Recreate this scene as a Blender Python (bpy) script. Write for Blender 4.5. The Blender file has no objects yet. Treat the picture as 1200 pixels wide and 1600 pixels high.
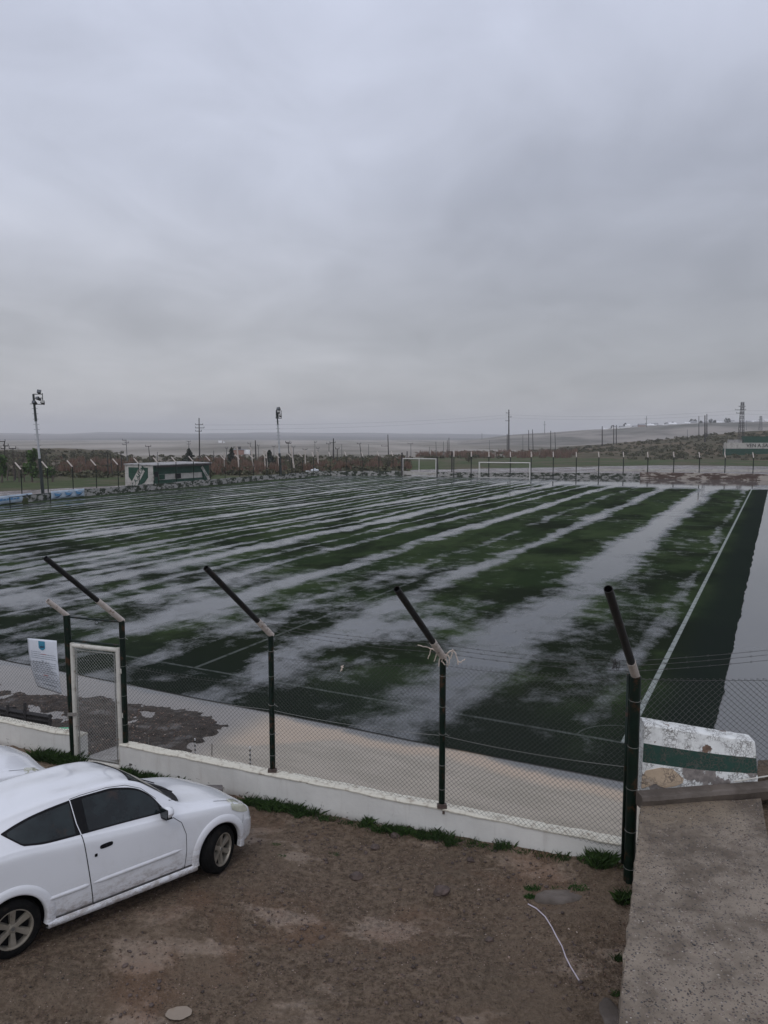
import bpy, bmesh, math, random
import numpy as np
from mathutils import Vector, Matrix, noise as mnoise
R = math.radians
random.seed(7); rng = np.random.default_rng(7)
scn = bpy.context.scene
COL = scn.collection

# ------------------------------------------------------------------ camera
CAMH, HORY, F = 6.5, 683.0, 1200.0
TH = math.atan((800 - HORY) / F); CT, ST = math.cos(TH), math.sin(TH)
cam_d = bpy.data.cameras.new('camera'); cam = bpy.data.objects.new('camera', cam_d); COL.objects.link(cam)
cam.location = (0, 0, CAMH); cam.rotation_euler = (R(90) - TH, 0, 0)
cam_d.sensor_fit = 'VERTICAL'; cam_d.sensor_height = 36; cam_d.sensor_width = 36; cam_d.lens = 27
cam_d.clip_start = .05; cam_d.clip_end = 30000
scn.camera = cam

# ------------------------------------------------------------------ world, sun, exposure
SUN_EL, SUN_AZ = R(50), R(200)
wd = bpy.data.worlds.new('World'); scn.world = wd; wd.use_nodes = True
def world():
    nt = wd.node_tree; n = nt.nodes; l = nt.links; n.clear()
    out = n.new('ShaderNodeOutputWorld'); bg = n.new('ShaderNodeBackground')
    sky = n.new('ShaderNodeTexSky'); sky.sky_type = 'NISHITA'; sky.sun_disc = False
    sky.sun_elevation = SUN_EL; sky.sun_rotation = SUN_AZ
    tc = n.new('ShaderNodeTexCoord'); sep = n.new('ShaderNodeSeparateXYZ'); l.new(tc.outputs['Generated'], sep.inputs[0])
    # overcast: brightness climbs with elevation, broken by soft cloud noise
    r = n.new('ShaderNodeValToRGB'); l.new(sep.outputs['Z'], r.inputs[0])
    e = r.color_ramp.elements
    e[0].position = 0.0; e[0].color = (.40, .395, .41, 1); e[1].position = 1.0; e[1].color = (.72, .75, .88, 1)
    for p, c in ((.05, (.415, .413, .432, 1)), (.14, (.43, .433, .465, 1)), (.30, (.50, .525, .612, 1)), (.50, (.58, .617, .742, 1)), (.75, (.66, .69, .81, 1))):
        q = e.new(p); q.color = c
    # flatten the dome onto a cloud layer plane: x/(z+.15)
    add = n.new('ShaderNodeMath'); add.operation = 'ADD'; add.inputs[1].default_value = .22; l.new(sep.outputs['Z'], add.inputs[0])
    dv = n.new('ShaderNodeVectorMath'); dv.operation = 'DIVIDE'; l.new(tc.outputs['Generated'], dv.inputs[0])
    cb = n.new('ShaderNodeCombineXYZ'); [l.new(add.outputs[0], cb.inputs[i]) for i in range(3)]; l.new(cb.outputs[0], dv.inputs[1])
    def cloud(scale, det, rough, loc, sc=(1, 1, 1)):
        mp = n.new('ShaderNodeMapping'); mp.inputs['Location'].default_value = loc; mp.inputs['Scale'].default_value = sc
        l.new(dv.outputs[0], mp.inputs[0])
        t = n.new('ShaderNodeTexNoise'); t.inputs['Scale'].default_value = scale; t.inputs['Detail'].default_value = det
        t.inputs['Roughness'].default_value = rough; t.inputs['Distortion'].default_value = .6; l.new(mp.outputs[0], t.inputs[0]); return t
    a = cloud(1.1, 3, .45, (3.1, 1.2, 0)); b = cloud(2.6, 5, .52, (7.7, 4.4, 0), (1, .8, 1))
    m1 = n.new('ShaderNodeMapRange'); m1.inputs[1].default_value = .25; m1.inputs[2].default_value = .75; m1.inputs[3].default_value = .82; m1.inputs[4].default_value = 1.21; l.new(a.outputs[0], m1.inputs[0])
    m2 = n.new('ShaderNodeMapRange'); m2.inputs[1].default_value = .3; m2.inputs[2].default_value = .7; m2.inputs[3].default_value = .90; m2.inputs[4].default_value = 1.10; l.new(b.outputs[0], m2.inputs[0])
    mm = n.new('ShaderNodeMath'); mm.operation = 'MULTIPLY'; l.new(m1.outputs[0], mm.inputs[0]); l.new(m2.outputs[0], mm.inputs[1])
    dt = n.new('ShaderNodeVectorMath'); dt.operation = 'DOT_PRODUCT'; l.new(tc.outputs['Generated'], dt.inputs[0]); dt.inputs[1].default_value = Vector((520, 1228, 215)).normalized()
    md = n.new('ShaderNodeMapRange'); md.interpolation_type = 'SMOOTHSTEP'; md.inputs[1].default_value = .86; md.inputs[2].default_value = .995; md.inputs[3].default_value = 1.0; md.inputs[4].default_value = .80; l.new(dt.outputs['Value'], md.inputs[0])
    m3 = n.new('ShaderNodeMath'); m3.operation = 'MULTIPLY'; l.new(mm.outputs[0], m3.inputs[0]); l.new(md.outputs[0], m3.inputs[1]); mm = m3
    sc = n.new('ShaderNodeVectorMath'); sc.operation = 'SCALE'; l.new(r.outputs[0], sc.inputs[0]); l.new(mm.outputs[0], sc.inputs['Scale'])
    ns = n.new('ShaderNodeVectorMath'); ns.operation = 'SCALE'; ns.inputs['Scale'].default_value = .012; l.new(sky.outputs[0], ns.inputs[0])
    ad = n.new('ShaderNodeVectorMath'); ad.operation = 'ADD'; l.new(sc.outputs[0], ad.inputs[0]); l.new(ns.outputs[0], ad.inputs[1])
    l.new(ad.outputs[0], bg.inputs[0]); bg.inputs[1].default_value = 1.0
    l.new(bg.outputs[0], out.inputs[0])
world()
sd = bpy.data.lights.new('sun', 'SUN'); sd.energy = .5; sd.angle = R(25); sd.color = (1, .97, .93)
so = bpy.data.objects.new('sun', sd); COL.objects.link(so); so.rotation_euler = (R(90) - SUN_EL, 0, R(180) - SUN_AZ)
so.location = (0, 0, 50)
scn.view_settings.view_transform = 'Standard'; scn.view_settings.look = 'None'
scn.view_settings.gamma = 1; scn.view_settings.exposure = 0
scn.render.engine = 'CYCLES'; scn.cycles.volume_bounces = 2

# ------------------------------------------------------------------ placing helpers
def at(x, y, z=0.0):                      # point of the photo on the level z
    u, v = x - 600, y - 800; d = v * CT + F * ST; H = CAMH - z
    return Vector((H * u / d, H * (F * CT - v * ST) / d, z))
def atY(x, y, Y):                         # point of the photo at distance Y
    u, v = x - 600, y - 800; fw = F * CT - v * ST
    return Vector((Y * u / fw, Y, CAMH - Y * (v * CT + F * ST) / fw))
PA = R(27.05)
LV = Vector((math.sin(PA), math.cos(PA), 0)); WV = Vector((-LV.y, LV.x, 0)); CORNER = at(975, 1162, 0)
PZ = .96                                  # level of the car park above the pitch
def pl(L, W, z=0.0):
    p = CORNER + LV * L + WV * W; return Vector((p.x, p.y, z))
def fbm(x, y, s=1.0, o=4):
    return mnoise.fractal(Vector((x * s, y * s, 3.3)), 1.0, 2.0, o)

# ------------------------------------------------------------------ objects
def tag(o, label=None, cat=None, group=None, kind=None):
    if label: o['label'] = label
    if cat: o['category'] = cat
    if group: o['group'] = group
    if kind: o['kind'] = kind
    return o
def empty(name, loc=(0, 0, 0), rz=0.0, label=None, cat=None, group=None):
    o = bpy.data.objects.new(name, None); COL.objects.link(o); o.location = loc; o.rotation_euler = (0, 0, rz)
    o.empty_display_size = .1
    return tag(o, label, cat, group)
class MB:
    def __init__(s): s.v = []; s.f = []; s.m = []; s.cm = 0
    def add(s, vs, fs):
        b = len(s.v); s.v += [tuple(v) for v in vs]; s.f += [tuple(i + b for i in f) for f in fs]; s.m += [s.cm] * len(fs); return s
    def box(s, c, size, M=None):
        x, y, z = [k / 2 for k in size]; c = Vector(c)
        vs = [Vector((i * x, j * y, k * z)) for i in (-1, 1) for j in (-1, 1) for k in (-1, 1)]
        vs = [(M @ v if M else v) + c for v in vs]
        return s.add(vs, [(0, 1, 3, 2), (4, 6, 7, 5), (0, 4, 5, 1), (2, 3, 7, 6), (0, 2, 6, 4), (1, 5, 7, 3)])
    def hexa(s, b, t):                     # 4 bottom corners, 4 top corners, same turn
        return s.add(list(b) + list(t), [(3, 2, 1, 0), (4, 5, 6, 7)] + [(i, (i + 1) % 4, (i + 1) % 4 + 4, i + 4) for i in range(4)])
    def tube(s, p, q, r, r2=None, n=8, cap=True):
        p, q = Vector(p), Vector(q); r2 = r if r2 is None else r2
        d = (q - p).normalized(); a = d.orthogonal().normalized(); b = d.cross(a)
        vs = []
        for c, rr in ((p, r), (q, r2)):
            for i in range(n):
                t = 2 * math.pi * i / n; vs.append(c + a * (rr * math.cos(t)) + b * (rr * math.sin(t)))
        fs = [(i, (i + 1) % n, n + (i + 1) % n, n + i) for i in range(n)]
        if cap: fs += [tuple(range(n))[::-1], tuple(range(n, 2 * n))]
        return s.add(vs, fs)
    def pipe(s, p, q, r, wall=.006, n=14):  # hollow, open at q
        p, q = Vector(p), Vector(q); d = (q - p).normalized(); a = d.orthogonal().normalized(); b = d.cross(a)
        vs = []
        for c, rr in ((p, r), (q, r), (q, r - wall), (q - d * .3, r - wall)):
            for i in range(n):
                t = 2 * math.pi * i / n; vs.append(c + a * (rr * math.cos(t)) + b * (rr * math.sin(t)))
        fs = [(k * n + i, k * n + (i + 1) % n, (k + 1) * n + (i + 1) % n, (k + 1) * n + i) for k in range(3) for i in range(n)]
        fs += [tuple(range(n))[::-1], tuple(range(3 * n, 4 * n))]
        return s.add(vs, fs)
    def path(s, pts, r, n=6):
        pts = [Vector(p) for p in pts]; rings = []
        up = Vector((0.13, .21, .97)).normalized()
        for i, p in enumerate(pts):
            d = (pts[min(i + 1, len(pts) - 1)] - pts[max(i - 1, 0)]).normalized()
            a = d.cross(up)
            if a.length < 1e-3: a = d.orthogonal()
            a.normalize(); b = d.cross(a); rr = r[i] if hasattr(r, '__len__') else r
            rings.append([p + a * (rr * math.cos(2 * math.pi * k / n)) + b * (rr * math.sin(2 * math.pi * k / n)) for k in range(n)])
        vs = [v for g in rings for v in g]
        fs = [(k * n + i, k * n + (i + 1) % n, (k + 1) * n + (i + 1) % n, (k + 1) * n + i) for k in range(len(pts) - 1) for i in range(n)]
        fs += [tuple(range(n))[::-1], tuple(range((len(pts) - 1) * n, len(pts) * n))]
        return s.add(vs, fs)
    def grid(s, P, flip=False):             # P[i][j] points
        ni, nj = len(P), len(P[0])
        fs = [(i * nj + j, (i + 1) * nj + j, (i + 1) * nj + j + 1, i * nj + j + 1) for i in range(ni - 1) for j in range(nj - 1)]
        if flip: fs = [f[::-1] for f in fs]
        return s.add([p for r in P for p in r], fs)
    def lathe(s, prof, c, ax, n=32):        # prof: (r, h) along axis ax from c
        c = Vector(c); ax = Vector(ax).normalized(); a = ax.orthogonal().normalized(); b = ax.cross(a)
        P = [[c + ax * h + (a * math.cos(2 * math.pi * k / n) + b * math.sin(2 * math.pi * k / n)) * r for k in range(n + 1)] for r, h in prof]
        return s.grid(P)
    def build(s, name, mats, parent=None, smooth=False, weld=False):
        me = bpy.data.meshes.new(name); me.from_pydata(s.v, [], s.f)
        if not isinstance(mats, (list, tuple)): mats = [mats]
        for m in mats: me.materials.append(m)
        me.polygons.foreach_set('material_index', s.m)
        if weld:
            bm = bmesh.new(); bm.from_mesh(me); bmesh.ops.remove_doubles(bm, verts=bm.verts, dist=1e-5); bmesh.ops.recalc_face_normals(bm, faces=bm.faces); bm.to_mesh(me); bm.free()
        if smooth: me.polygons.foreach_set('use_smooth', [True] * len(me.polygons))
        me.update(); o = bpy.data.objects.new(name, me); COL.objects.link(o)
        if parent: o.parent = parent
        return o
def bevel(o, w=.01, seg=2, ang=40):
    m = o.modifiers.new('bevel', 'BEVEL'); m.width = w; m.segments = seg; m.limit_method = 'ANGLE'; m.angle_limit = R(ang); return o
def nparr(name, V, Fc, mat, parent=None, smooth=False, mi=None, mats=None):
    me = bpy.data.meshes.new(name); V = np.asarray(V, dtype=np.float32); Fc = np.asarray(Fc, dtype=np.int32)
    k = Fc.shape[1]
    me.vertices.add(len(V)); me.vertices.foreach_set('co', V.ravel())
    me.loops.add(Fc.size); me.loops.foreach_set('vertex_index', Fc.ravel())
    me.polygons.add(len(Fc)); me.polygons.foreach_set('loop_start', np.arange(0, Fc.size, k, dtype=np.int32))
    for m in (mats or [mat]): me.materials.append(m)
    if mi is not None: me.polygons.foreach_set('material_index', np.asarray(mi, dtype=np.int32))
    me.update(calc_edges=True); me.validate()
    if smooth: me.polygons.foreach_set('use_smooth', [True] * len(me.polygons))
    o = bpy.data.objects.new(name, me); COL.objects.link(o)
    if parent: o.parent = parent
    return o

# ------------------------------------------------------------------ material helper
class NT:
    def __init__(s, name):
        s.mat = bpy.data.materials.new(name); s.mat.use_nodes = True; s.nt = s.mat.node_tree; s.n = s.nt.nodes; s.l = s.nt.links
        s.b = s.n['Principled BSDF']
    def put(s, sock, v):
        if v is None: return
        if hasattr(v, 'is_linked') or isinstance(v, bpy.types.NodeSocket): s.l.new(v, sock)
        else:
            if sock.type == 'RGBA' and len(v) == 3: v = (*v, 1)
            sock.default_value = v
    def co(s, kind='Object'): return s.n.new('ShaderNodeTexCoord').outputs[kind]
    def map(s, v, scale=(1, 1, 1), loc=(0, 0, 0), rot=(0, 0, 0)):
        m = s.n.new('ShaderNodeMapping'); s.l.new(v, m.inputs[0]); m.inputs['Scale'].default_value = scale
        m.inputs['Location'].default_value = loc; m.inputs['Rotation'].default_value = rot; return m.outputs[0]
    def noise(s, v, scale, det=4, rough=.55, dist=0.0, color=False):
        t = s.n.new('ShaderNodeTexNoise'); s.l.new(v, t.inputs[0]); t.inputs['Scale'].default_value = scale
        t.inputs['Detail'].default_value = det; t.inputs['Roughness'].default_value = rough; t.inputs['Distortion'].default_value = dist
        return t.outputs[1 if color else 0]
    def voro(s, v, scale, feat='F1', out='Distance', rand=1.0):
        t = s.n.new('ShaderNodeTexVoronoi'); t.feature = feat; s.l.new(v, t.inputs['Vector']); t.inputs['Scale'].default_value = scale
        t.inputs['Randomness'].default_value = rand; return t.outputs[out]
    def rng(s, v, a, b, c=0.0, d=1.0, smooth=True):
        m = s.n.new('ShaderNodeMapRange'); m.interpolation_type = 'SMOOTHSTEP' if smooth else 'LINEAR'
        s.put(m.inputs[0], v); [s.put(m.inputs[i + 1], k) for i, k in enumerate((a, b, c, d))]; return m.outputs[0]
    def mix(s, f, a, b, mode='MIX'):
        m = s.n.new('ShaderNodeMix'); m.data_type = 'RGBA'; m.blend_type = mode; s.put(m.inputs[0], f); s.put(m.inputs[6], a); s.put(m.inputs[7], b); return m.outputs[2]
    def math(s, op, a, b=0.0, clamp=False):
        m = s.n.new('ShaderNodeMath'); m.operation = op; m.use_clamp = clamp; s.put(m.inputs[0], a); s.put(m.inputs[1], b); return m.outputs[0]
    def ramp(s, v, stops, interp='LINEAR'):
        r = s.n.new('ShaderNodeValToRGB'); s.l.new(v, r.inputs[0]); r.color_ramp.interpolation = interp; e = r.color_ramp.elements
        for i, (p, c) in enumerate(stops):
            q = e[i] if i < 2 else e.new(p)
            q.position = p; q.color = (*c, 1) if len(c) == 3 else c
        return r.outputs[0]
    def sep(s, v): return s.n.new('ShaderNodeSeparateXYZ'), v
    def xyz(s, v):
        q = s.n.new('ShaderNodeSeparateXYZ'); s.l.new(v, q.inputs[0]); return q.outputs
    def bump(s, h, strength=.3, dist=.01, normal=None):
        b = s.n.new('ShaderNodeBump'); s.put(b.inputs['Strength'], strength); b.inputs['Distance'].default_value = dist
        s.l.new(h, b.inputs['Height'])
        if normal: s.l.new(normal, b.inputs['Normal'])
        s.l.new(b.outputs[0], s.b.inputs['Normal']); return b.outputs[0]
    def set(s, color=None, rough=None, metal=None, spec=None, coat=None):
        for k, v in (('Base Color', color), ('Roughness', rough), ('Metallic', metal), ('Specular IOR Level', spec), ('Coat Weight', coat)):
            if v is not None: s.put(s.b.inputs[k], v)
        return s.mat
def simple(name, col, rough=.6, var=.15, scale=6, metal=0, dirt=None, dirtamt=.5, bump=0, spec=.5, coat=0, cspace='Object'):
    t = NT(name); c = t.co(cspace); n = t.noise(c, scale, 6, .6)
    dk = tuple(k * (1 - var) for k in col); lt = tuple(min(1, k * (1 + var)) for k in col)
    cc = t.mix(t.rng(n, .3, .7), dk, lt)
    if dirt:
        d = t.rng(t.noise(t.map(c, loc=(5, 2, 1)), scale * .8, 8, .7), .62 - dirtamt * .2, .72 - dirtamt * .15)
        cc = t.mix(d, cc, dirt)
    if bump: t.bump(t.noise(c, scale * 8, 4, .6), bump, .01)
    return t.set(cc, rough, metal, spec, coat)

# --- turf (local X = across, Y = along)
def turf_mat():
    t = NT('wet artificial turf'); c = t.co(); x, y, z = t.xyz(c)
    warp = t.noise(t.map(c, (.16, .05, 1)), 1, 3, .5); warp2 = t.noise(t.map(c, (.9, .25, 1)), 1, 4, .6)
    xw = t.math('ADD', x, t.math('MULTIPLY', t.math('SUBTRACT', warp, .5), 2.6))
    xw = t.math('ADD', xw, t.math('MULTIPLY', t.math('SUBTRACT', warp2, .5), 1.6))
    # water lies in lanes along the seams of the turf rolls
    bands = [(.6, .5, .5), (4.8, 1.75, 1.0), (10.3, 1.0, .75), (13.4, .5, .35), (16.6, .9, .85), (20.2, .6, .6), (24.4, 1.2, .95), (28.2, .6, .7), (31.4, .9, .85), (34.7, .5, .6), (38.0, 1.0, .9), (41.3, .5, .6), (44.4, .8, .85), (47.6, .5, .6), (51.0, .9, .85), (54.6, .5, .7), (58.0, .8, .85), (61.8, .9, .9), (22.3, .35, .6), (26.3, .4, .7), (29.9, .35, .7), (33.1, .3, .6), (36.4, .35, .7), (39.8, .3, .6), (42.9, .35, .7), (46.1, .3, .6), (49.3, .35, .65), (52.9, .35, .7), (56.3, .35, .7), (60.0, .35, .7)]
    tot = None
    for cx, w, a in bands:
        g = t.rng(t.math('ABSOLUTE', t.math('SUBTRACT', xw, cx)), w * .1, w * 1.1, a, 0.0)
        tot = g if tot is None else t.math('MAXIMUM', tot, g)
    cl = t.noise(t.map(c, (.14, .10, 1), (3, 1, 0)), 1, 4, .55); cl2 = t.noise(t.map(c, (.9, .8, 1)), 1, 7, .68)
    fine = t.noise(c, 14, 4, .75)
    m = t.math('ADD', t.math('MULTIPLY', tot, t.rng(y, 15, 45, .50, .62)), t.math('MULTIPLY', t.math('SUBTRACT', cl, .5), t.rng(y, 15, 45, 1.15, .75)))
    m = t.math('ADD', m, t.math('MULTIPLY', t.math('SUBTRACT', cl2, .5), t.rng(y, 12, 45, 1.3, .95)))
    m = t.math('ADD', m, t.math('MULTIPLY', t.math('SUBTRACT', fine, .5), .55))
    m = t.math('ADD', m, t.rng(y, 8, 40, .03, .0))
    # flooded far end, drained strip by the near-right sideline
    m = t.math('ADD', m, t.math('MULTIPLY', t.rng(y, 84, 93), t.rng(x, 45, 12, .1, .8)))
    m = t.math('ADD', m, t.math('MULTIPLY', t.rng(y, 16, 6), t.math('MULTIPLY', t.rng(x, 5.5, 8), t.rng(t.noise(t.map(c, (.5, .35, 1), (5, 5, 0)), 1, 6, .65), .42, .62, 0, .34))))
    m = t.math('SUBTRACT', m, t.rng(x, 1.2, -.8, 0, .33))
    m = t.math('SUBTRACT', m, t.rng(y, 4.5, -1.5, 0, .25))
    wet = t.rng(m, t.rng(y, 30, 4, .14, .0), t.rng(y, 30, 4, .56, .62)); streak = t.noise(t.map(c, (5, 1.2, 1)), 1, 5, .7); wet = t.math('MULTIPLY', wet, t.rng(streak, .28, .5, t.rng(y, 15, 40, .6, .95), 1.0))
    col = t.mix(t.rng(t.noise(t.map(c, (.35, .2, 1)), 1, 5, .6), .35, .65), (.025, .038, .018), (.049, .068, .031))
    brown = t.math('ADD', t.noise(t.map(c, (.22, .16, 1), (9, 4, 0)), 1, 5, .65), t.rng(y, 22, 4, 0, .10)); col = t.mix(t.rng(brown, .46, .64, 0, .92), col, (.015, .017, .012))
    col = t.mix(t.rng(fine, .3, .75, 0, .6), col, (.010, .022, .009))
    # worn edge: dark rubber infill showing
    edge = t.math('MAXIMUM', t.rng(x, .4, -1.0), t.rng(y, 3.5, -1.0, 0, .75))
    col = t.mix(t.math('MULTIPLY', edge, .9), col, (.014, .019, .016))
    # markings
    wear = t.rng(t.noise(t.map(c, (2, 2, 1)), 1.5, 6, .7), .35, .55, .25, 1.0)
    def line(v, v0, v1, u, u0, u1):     # |.. v in [v0,v1] and u in [u0,u1]
        a = t.math('MULTIPLY', t.math('GREATER_THAN', v, v0), t.math('LESS_THAN', v, v1))
        b = t.math('MULTIPLY', t.math('GREATER_THAN', u, u0), t.math('LESS_THAN', u, u1)); return t.math('MULTIPLY', a, b)
    def circ(cx, cy, r, ymin=-99.0, w=.05, xmin=-99.0):
        v = t.n.new('ShaderNodeVectorMath'); v.operation = 'DISTANCE'; t.l.new(c, v.inputs[0]); v.inputs[1].default_value = (cx, cy, 0)
        return t.math('MULTIPLY', t.math('LESS_THAN', t.math('ABSOLUTE', t.math('SUBTRACT', v.outputs['Value'], r)), w), t.math('MULTIPLY', t.math('GREATER_THAN', y, ymin), t.math('GREATER_THAN', x, xmin)))
    LN = 95.0
    ls = [line(x, -.07, .07, y, 0.0, LN), line(y, -.05, .05, x, 0.0, 64.0), line(x, 63.9, 64.1, y, 0.0, LN), line(y, LN - .1, LN + .1, x, 0.0, 64.0),
          line(y, 14.85, 14.95, x, 11.7, 52.3), line(x, 11.68, 11.8, y, 0.0, 14.9), line(x, 52.2, 52.3, y, 0.0, 14.9),
          line(y, LN - 15.1, LN - 14.9, x, 12.9, 51.0), line(x, 12.8, 13.0, y, LN - 15, LN), line(y, 5.3, 5.4, x, 23.0, 41.0), line(x, 22.95, 23.05, y, 0.0, 5.4),
          circ(32, 8.2, 10.6, 14.9), circ(31.3, 44.3, 9.15, w=.07), circ(0, 0, 1.0, 0.0, .022, 0.0), line(y, 44.2, 44.35, x, 0.0, 64.0)]
    lm = ls[0]
    for q in ls[1:]: lm = t.math('MAXIMUM', lm, q)
    side = ls[0]; lm = t.math('MULTIPLY', lm, t.math('MAXIMUM', t.math('MULTIPLY', wear, .21), t.math('MULTIPLY', side, t.math('MULTIPLY', t.rng(wear, .25, 1.0, .55, 1.0), .8))))
    keep = t.math('SUBTRACT', 1.0, t.math('MULTIPLY', wet, .9))
    lf = t.math('MULTIPLY', lm, t.math('MAXIMUM', keep, t.math('MULTIPLY', side, .7)))
    col = t.mix(wet, col, (.035, .04, .045))
    col = t.mix(t.math('MULTIPLY', lf, .75), col, (.42, .45, .43))
    h = t.math('MULTIPLY', t.noise(c, 45, 4, .8), t.math('SUBTRACT', 1.0, wet))
    t.bump(h, .55, .03)
    rough = t.mix(wet, (.55, .55, .55), (.075, .075, .075))
    t.set(col, None, 0, None); t.put(t.b.inputs['Specular IOR Level'], t.math('MULTIPLY', t.math('MULTIPLY', wet, 2.0, True), t.rng(y, 20, 60, .9, 1.25)))
    t.put(t.b.inputs['Roughness'], t.math('ADD', .58, t.math('MULTIPLY', wet, -.52)))
    return t.mat
def water_mat():
    t = NT('muddy flood water'); c = t.co()
    y = t.xyz(c)[1]                                           # local: distance from turf edge
    n = t.noise(c, .35, 4, .55, .5); n2 = t.noise(t.map(c, (1, 3, 1)), .8, 3, .5)
    grey = t.mix(t.rng(n2, .35, .65), (.262, .225, .165), (.315, .27, .205))
    d = t.math('ADD', y, t.math('MULTIPLY', t.math('SUBTRACT', n, .5), 1.2))
    lim = t.rng(t.xyz(c)[0], 7.0, 9.5, .38, 1.8); sand = t.math('MULTIPLY', t.rng(d, .12, .35), t.rng(t.math('SUBTRACT', d, lim), .45, .1))
    sand = t.math('MULTIPLY', sand, t.rng(t.xyz(c)[0], 9.9, 8.9)); col = t.mix(t.math('MULTIPLY', sand, .75), grey, (.40, .30, .205)); col = t.mix(t.rng(t.xyz(c)[0], 9.0, 10.2, 0, .7), col, (.13, .12, .115))
    col = t.mix(t.rng(d, .38, .05), col, (.12, .12, .115))
    w = t.noise(t.map(c, (3, 5, 1)), 3, 3, .5); t.bump(w, .05, .01)
    return t.set(col, .035, 0, .42)
def clear_water_mat():
    t = NT('shallow grey water'); c = t.co(); n = t.noise(c, .6, 4, .6)
    t.bump(t.noise(c, 6, 3, .5), .04, .01)
    return t.set(t.mix(t.rng(n, .35, .65), (.10, .095, .10), (.17, .15, .15)), .09, 0, .6)
def mud_mat(name='wet gravelly mud', a=(.058, .042, .034), b=(.115, .085, .068), red=(.13, .075, .055), wetness=.5, sc=1.0, ms=5, zones=False):
    t = NT(name); c = t.co(); big = t.noise(c, .8 * sc, 6, .6, .3); mid = t.noise(c, ms * sc, 7, .7); fine = t.noise(c, 45 * sc, 4, .7)
    pv = t.voro(c, 38 * sc, 'F1', 'Color'); pd = t.voro(c, 38 * sc, 'F1', 'Distance')
    col = t.mix(t.rng(mid, .35, .65), a, b); col = t.mix(t.rng(big, .5, .68, 0, .7), col, red)
    if zones:     # smooth silty lanes where cars pass, redder gravel between
        yy = t.xyz(c); lane = t.math('ADD', t.math('SUBTRACT', yy[1], t.math('MULTIPLY', yy[0], .12)), t.math('MULTIPLY', t.noise(c, .9, 5, .6), 1.3))
        silt = t.mix(t.rng(t.noise(t.map(c, (.6, 5, 1)), 2.2, 6, .65), .35, .65), (.115, .088, .062), (.190, .152, .110))
        col = t.mix(t.rng(lane, 7.35, 6.9, 0, .85), col, silt)
        col = t.mix(t.rng(t.noise(t.map(c, loc=(1, 2, 0)), .75, 8, .7), .50, .68, 0, .55), col, silt)
    pr = t.xyz(pv)[0]
    col = t.mix(t.math('MULTIPLY', t.rng(pr, .55, .6), t.rng(pd, .5, .25, 0, .8)), col, t.mix(t.xyz(pv)[1], (.022, .017, .014), (.27, .19, .145)))
    col = t.mix(t.rng(t.noise(t.map(c, loc=(4, 7, 0)), .5 * sc, 5, .6), .5, .62, 0, .55), col, tuple(k * .95 for k in b))
    wet = t.rng(t.noise(t.map(c, (1, 1.8, 1), (2, 8, 0)), .9 * sc, 6, .6), .52, .66)
    h = t.math('ADD', t.math('MULTIPLY', fine, .5), t.math('ADD', t.math('MULTIPLY', mid, 2.0), t.math('MULTIPLY', pd, -.5)))
    t.bump(h, t.rng(wet, 0, 1, 1.0, .3), .035)
    t.set(col, None, 0, None); t.put(t.b.inputs['Specular IOR Level'], t.rng(wet, 0, 1, .18, .5)); t.put(t.b.inputs['Roughness'], t.rng(wet, 0, 1, .68, .68 - .46 * wetness)); return t.mat
def concrete_mat(name, a, b, agg=0.0, wet=.4, scale=1):
    t = NT(name); c = t.co(); n = t.noise(c, 1.6 * scale, 7, .65); f = t.noise(c, 70 * scale, 4, .7)
    col = t.mix(t.rng(n, .35, .65), a, b)
    h = f
    if agg:
        pv = t.voro(c, 36 * scale, 'F1', 'Color'); pd = t.voro(c, 36 * scale, 'F1', 'Distance')
        sx = t.xyz(pv); msk = t.math('MULTIPLY', t.rng(sx[0], .45, .5), t.rng(pd, .42, .25))
        st = t.ramp(sx[1], [(0, (.03, .03, .032)), (.45, (.07, .055, .05)), (.7, (.16, .11, .085)), (1, (.30, .26, .22))])
        col = t.mix(t.math('MULTIPLY', msk, agg), col, st); h = t.math('ADD', t.math('MULTIPLY', f, .5), t.math('MULTIPLY', msk, .8))
    t.bump(h, .5, .008)
    t.set(col, None, 0, .5); t.put(t.b.inputs['Roughness'], t.rng(n, .4, .6, .75, .75 - wet)); return t.mat
def wall_paint_mat():
    t = NT('weathered white wall paint'); c = t.co('Generated'); o = t.co(); z = t.xyz(o)[2]
    n = t.noise(o, 1.2, 6, .6); col = t.mix(t.rng(n, .3, .7), (.62, .61, .57), (.76, .75, .70))
    streak = t.noise(t.map(o, (6, 6, .7)), 1.4, 5, .6); col = t.mix(t.rng(streak, .52, .75, 0, .35), col, (.42, .38, .33))
    # chips and mould spots, denser near the foot
    ch = t.noise(t.map(o, (1, 1, 1.6)), 7, 7, .72); low = t.rng(z, 1.36, 1.0, .715, .575)
    col = t.mix(t.rng(ch, low, t.math('ADD', low, .015)), col, (.075, .065, .055))
    col = t.mix(t.rng(z, 1.12, .98, 0, .45), col, (.20, .17, .14))
    t.bump(t.noise(o, 25, 6, .6), .35, .01); return t.set(col, .62, 0, .4)
def cap_mat():
    t = NT('cream wall cap'); o = t.co(); n = t.noise(o, 9, 6, .7)
    col = t.mix(t.rng(n, .48, .72), (.66, .63, .53), (.30, .25, .19)); t.bump(t.noise(o, 40, 5, .7), .6, .01); return t.set(col, .7, 0, .3)
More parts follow.
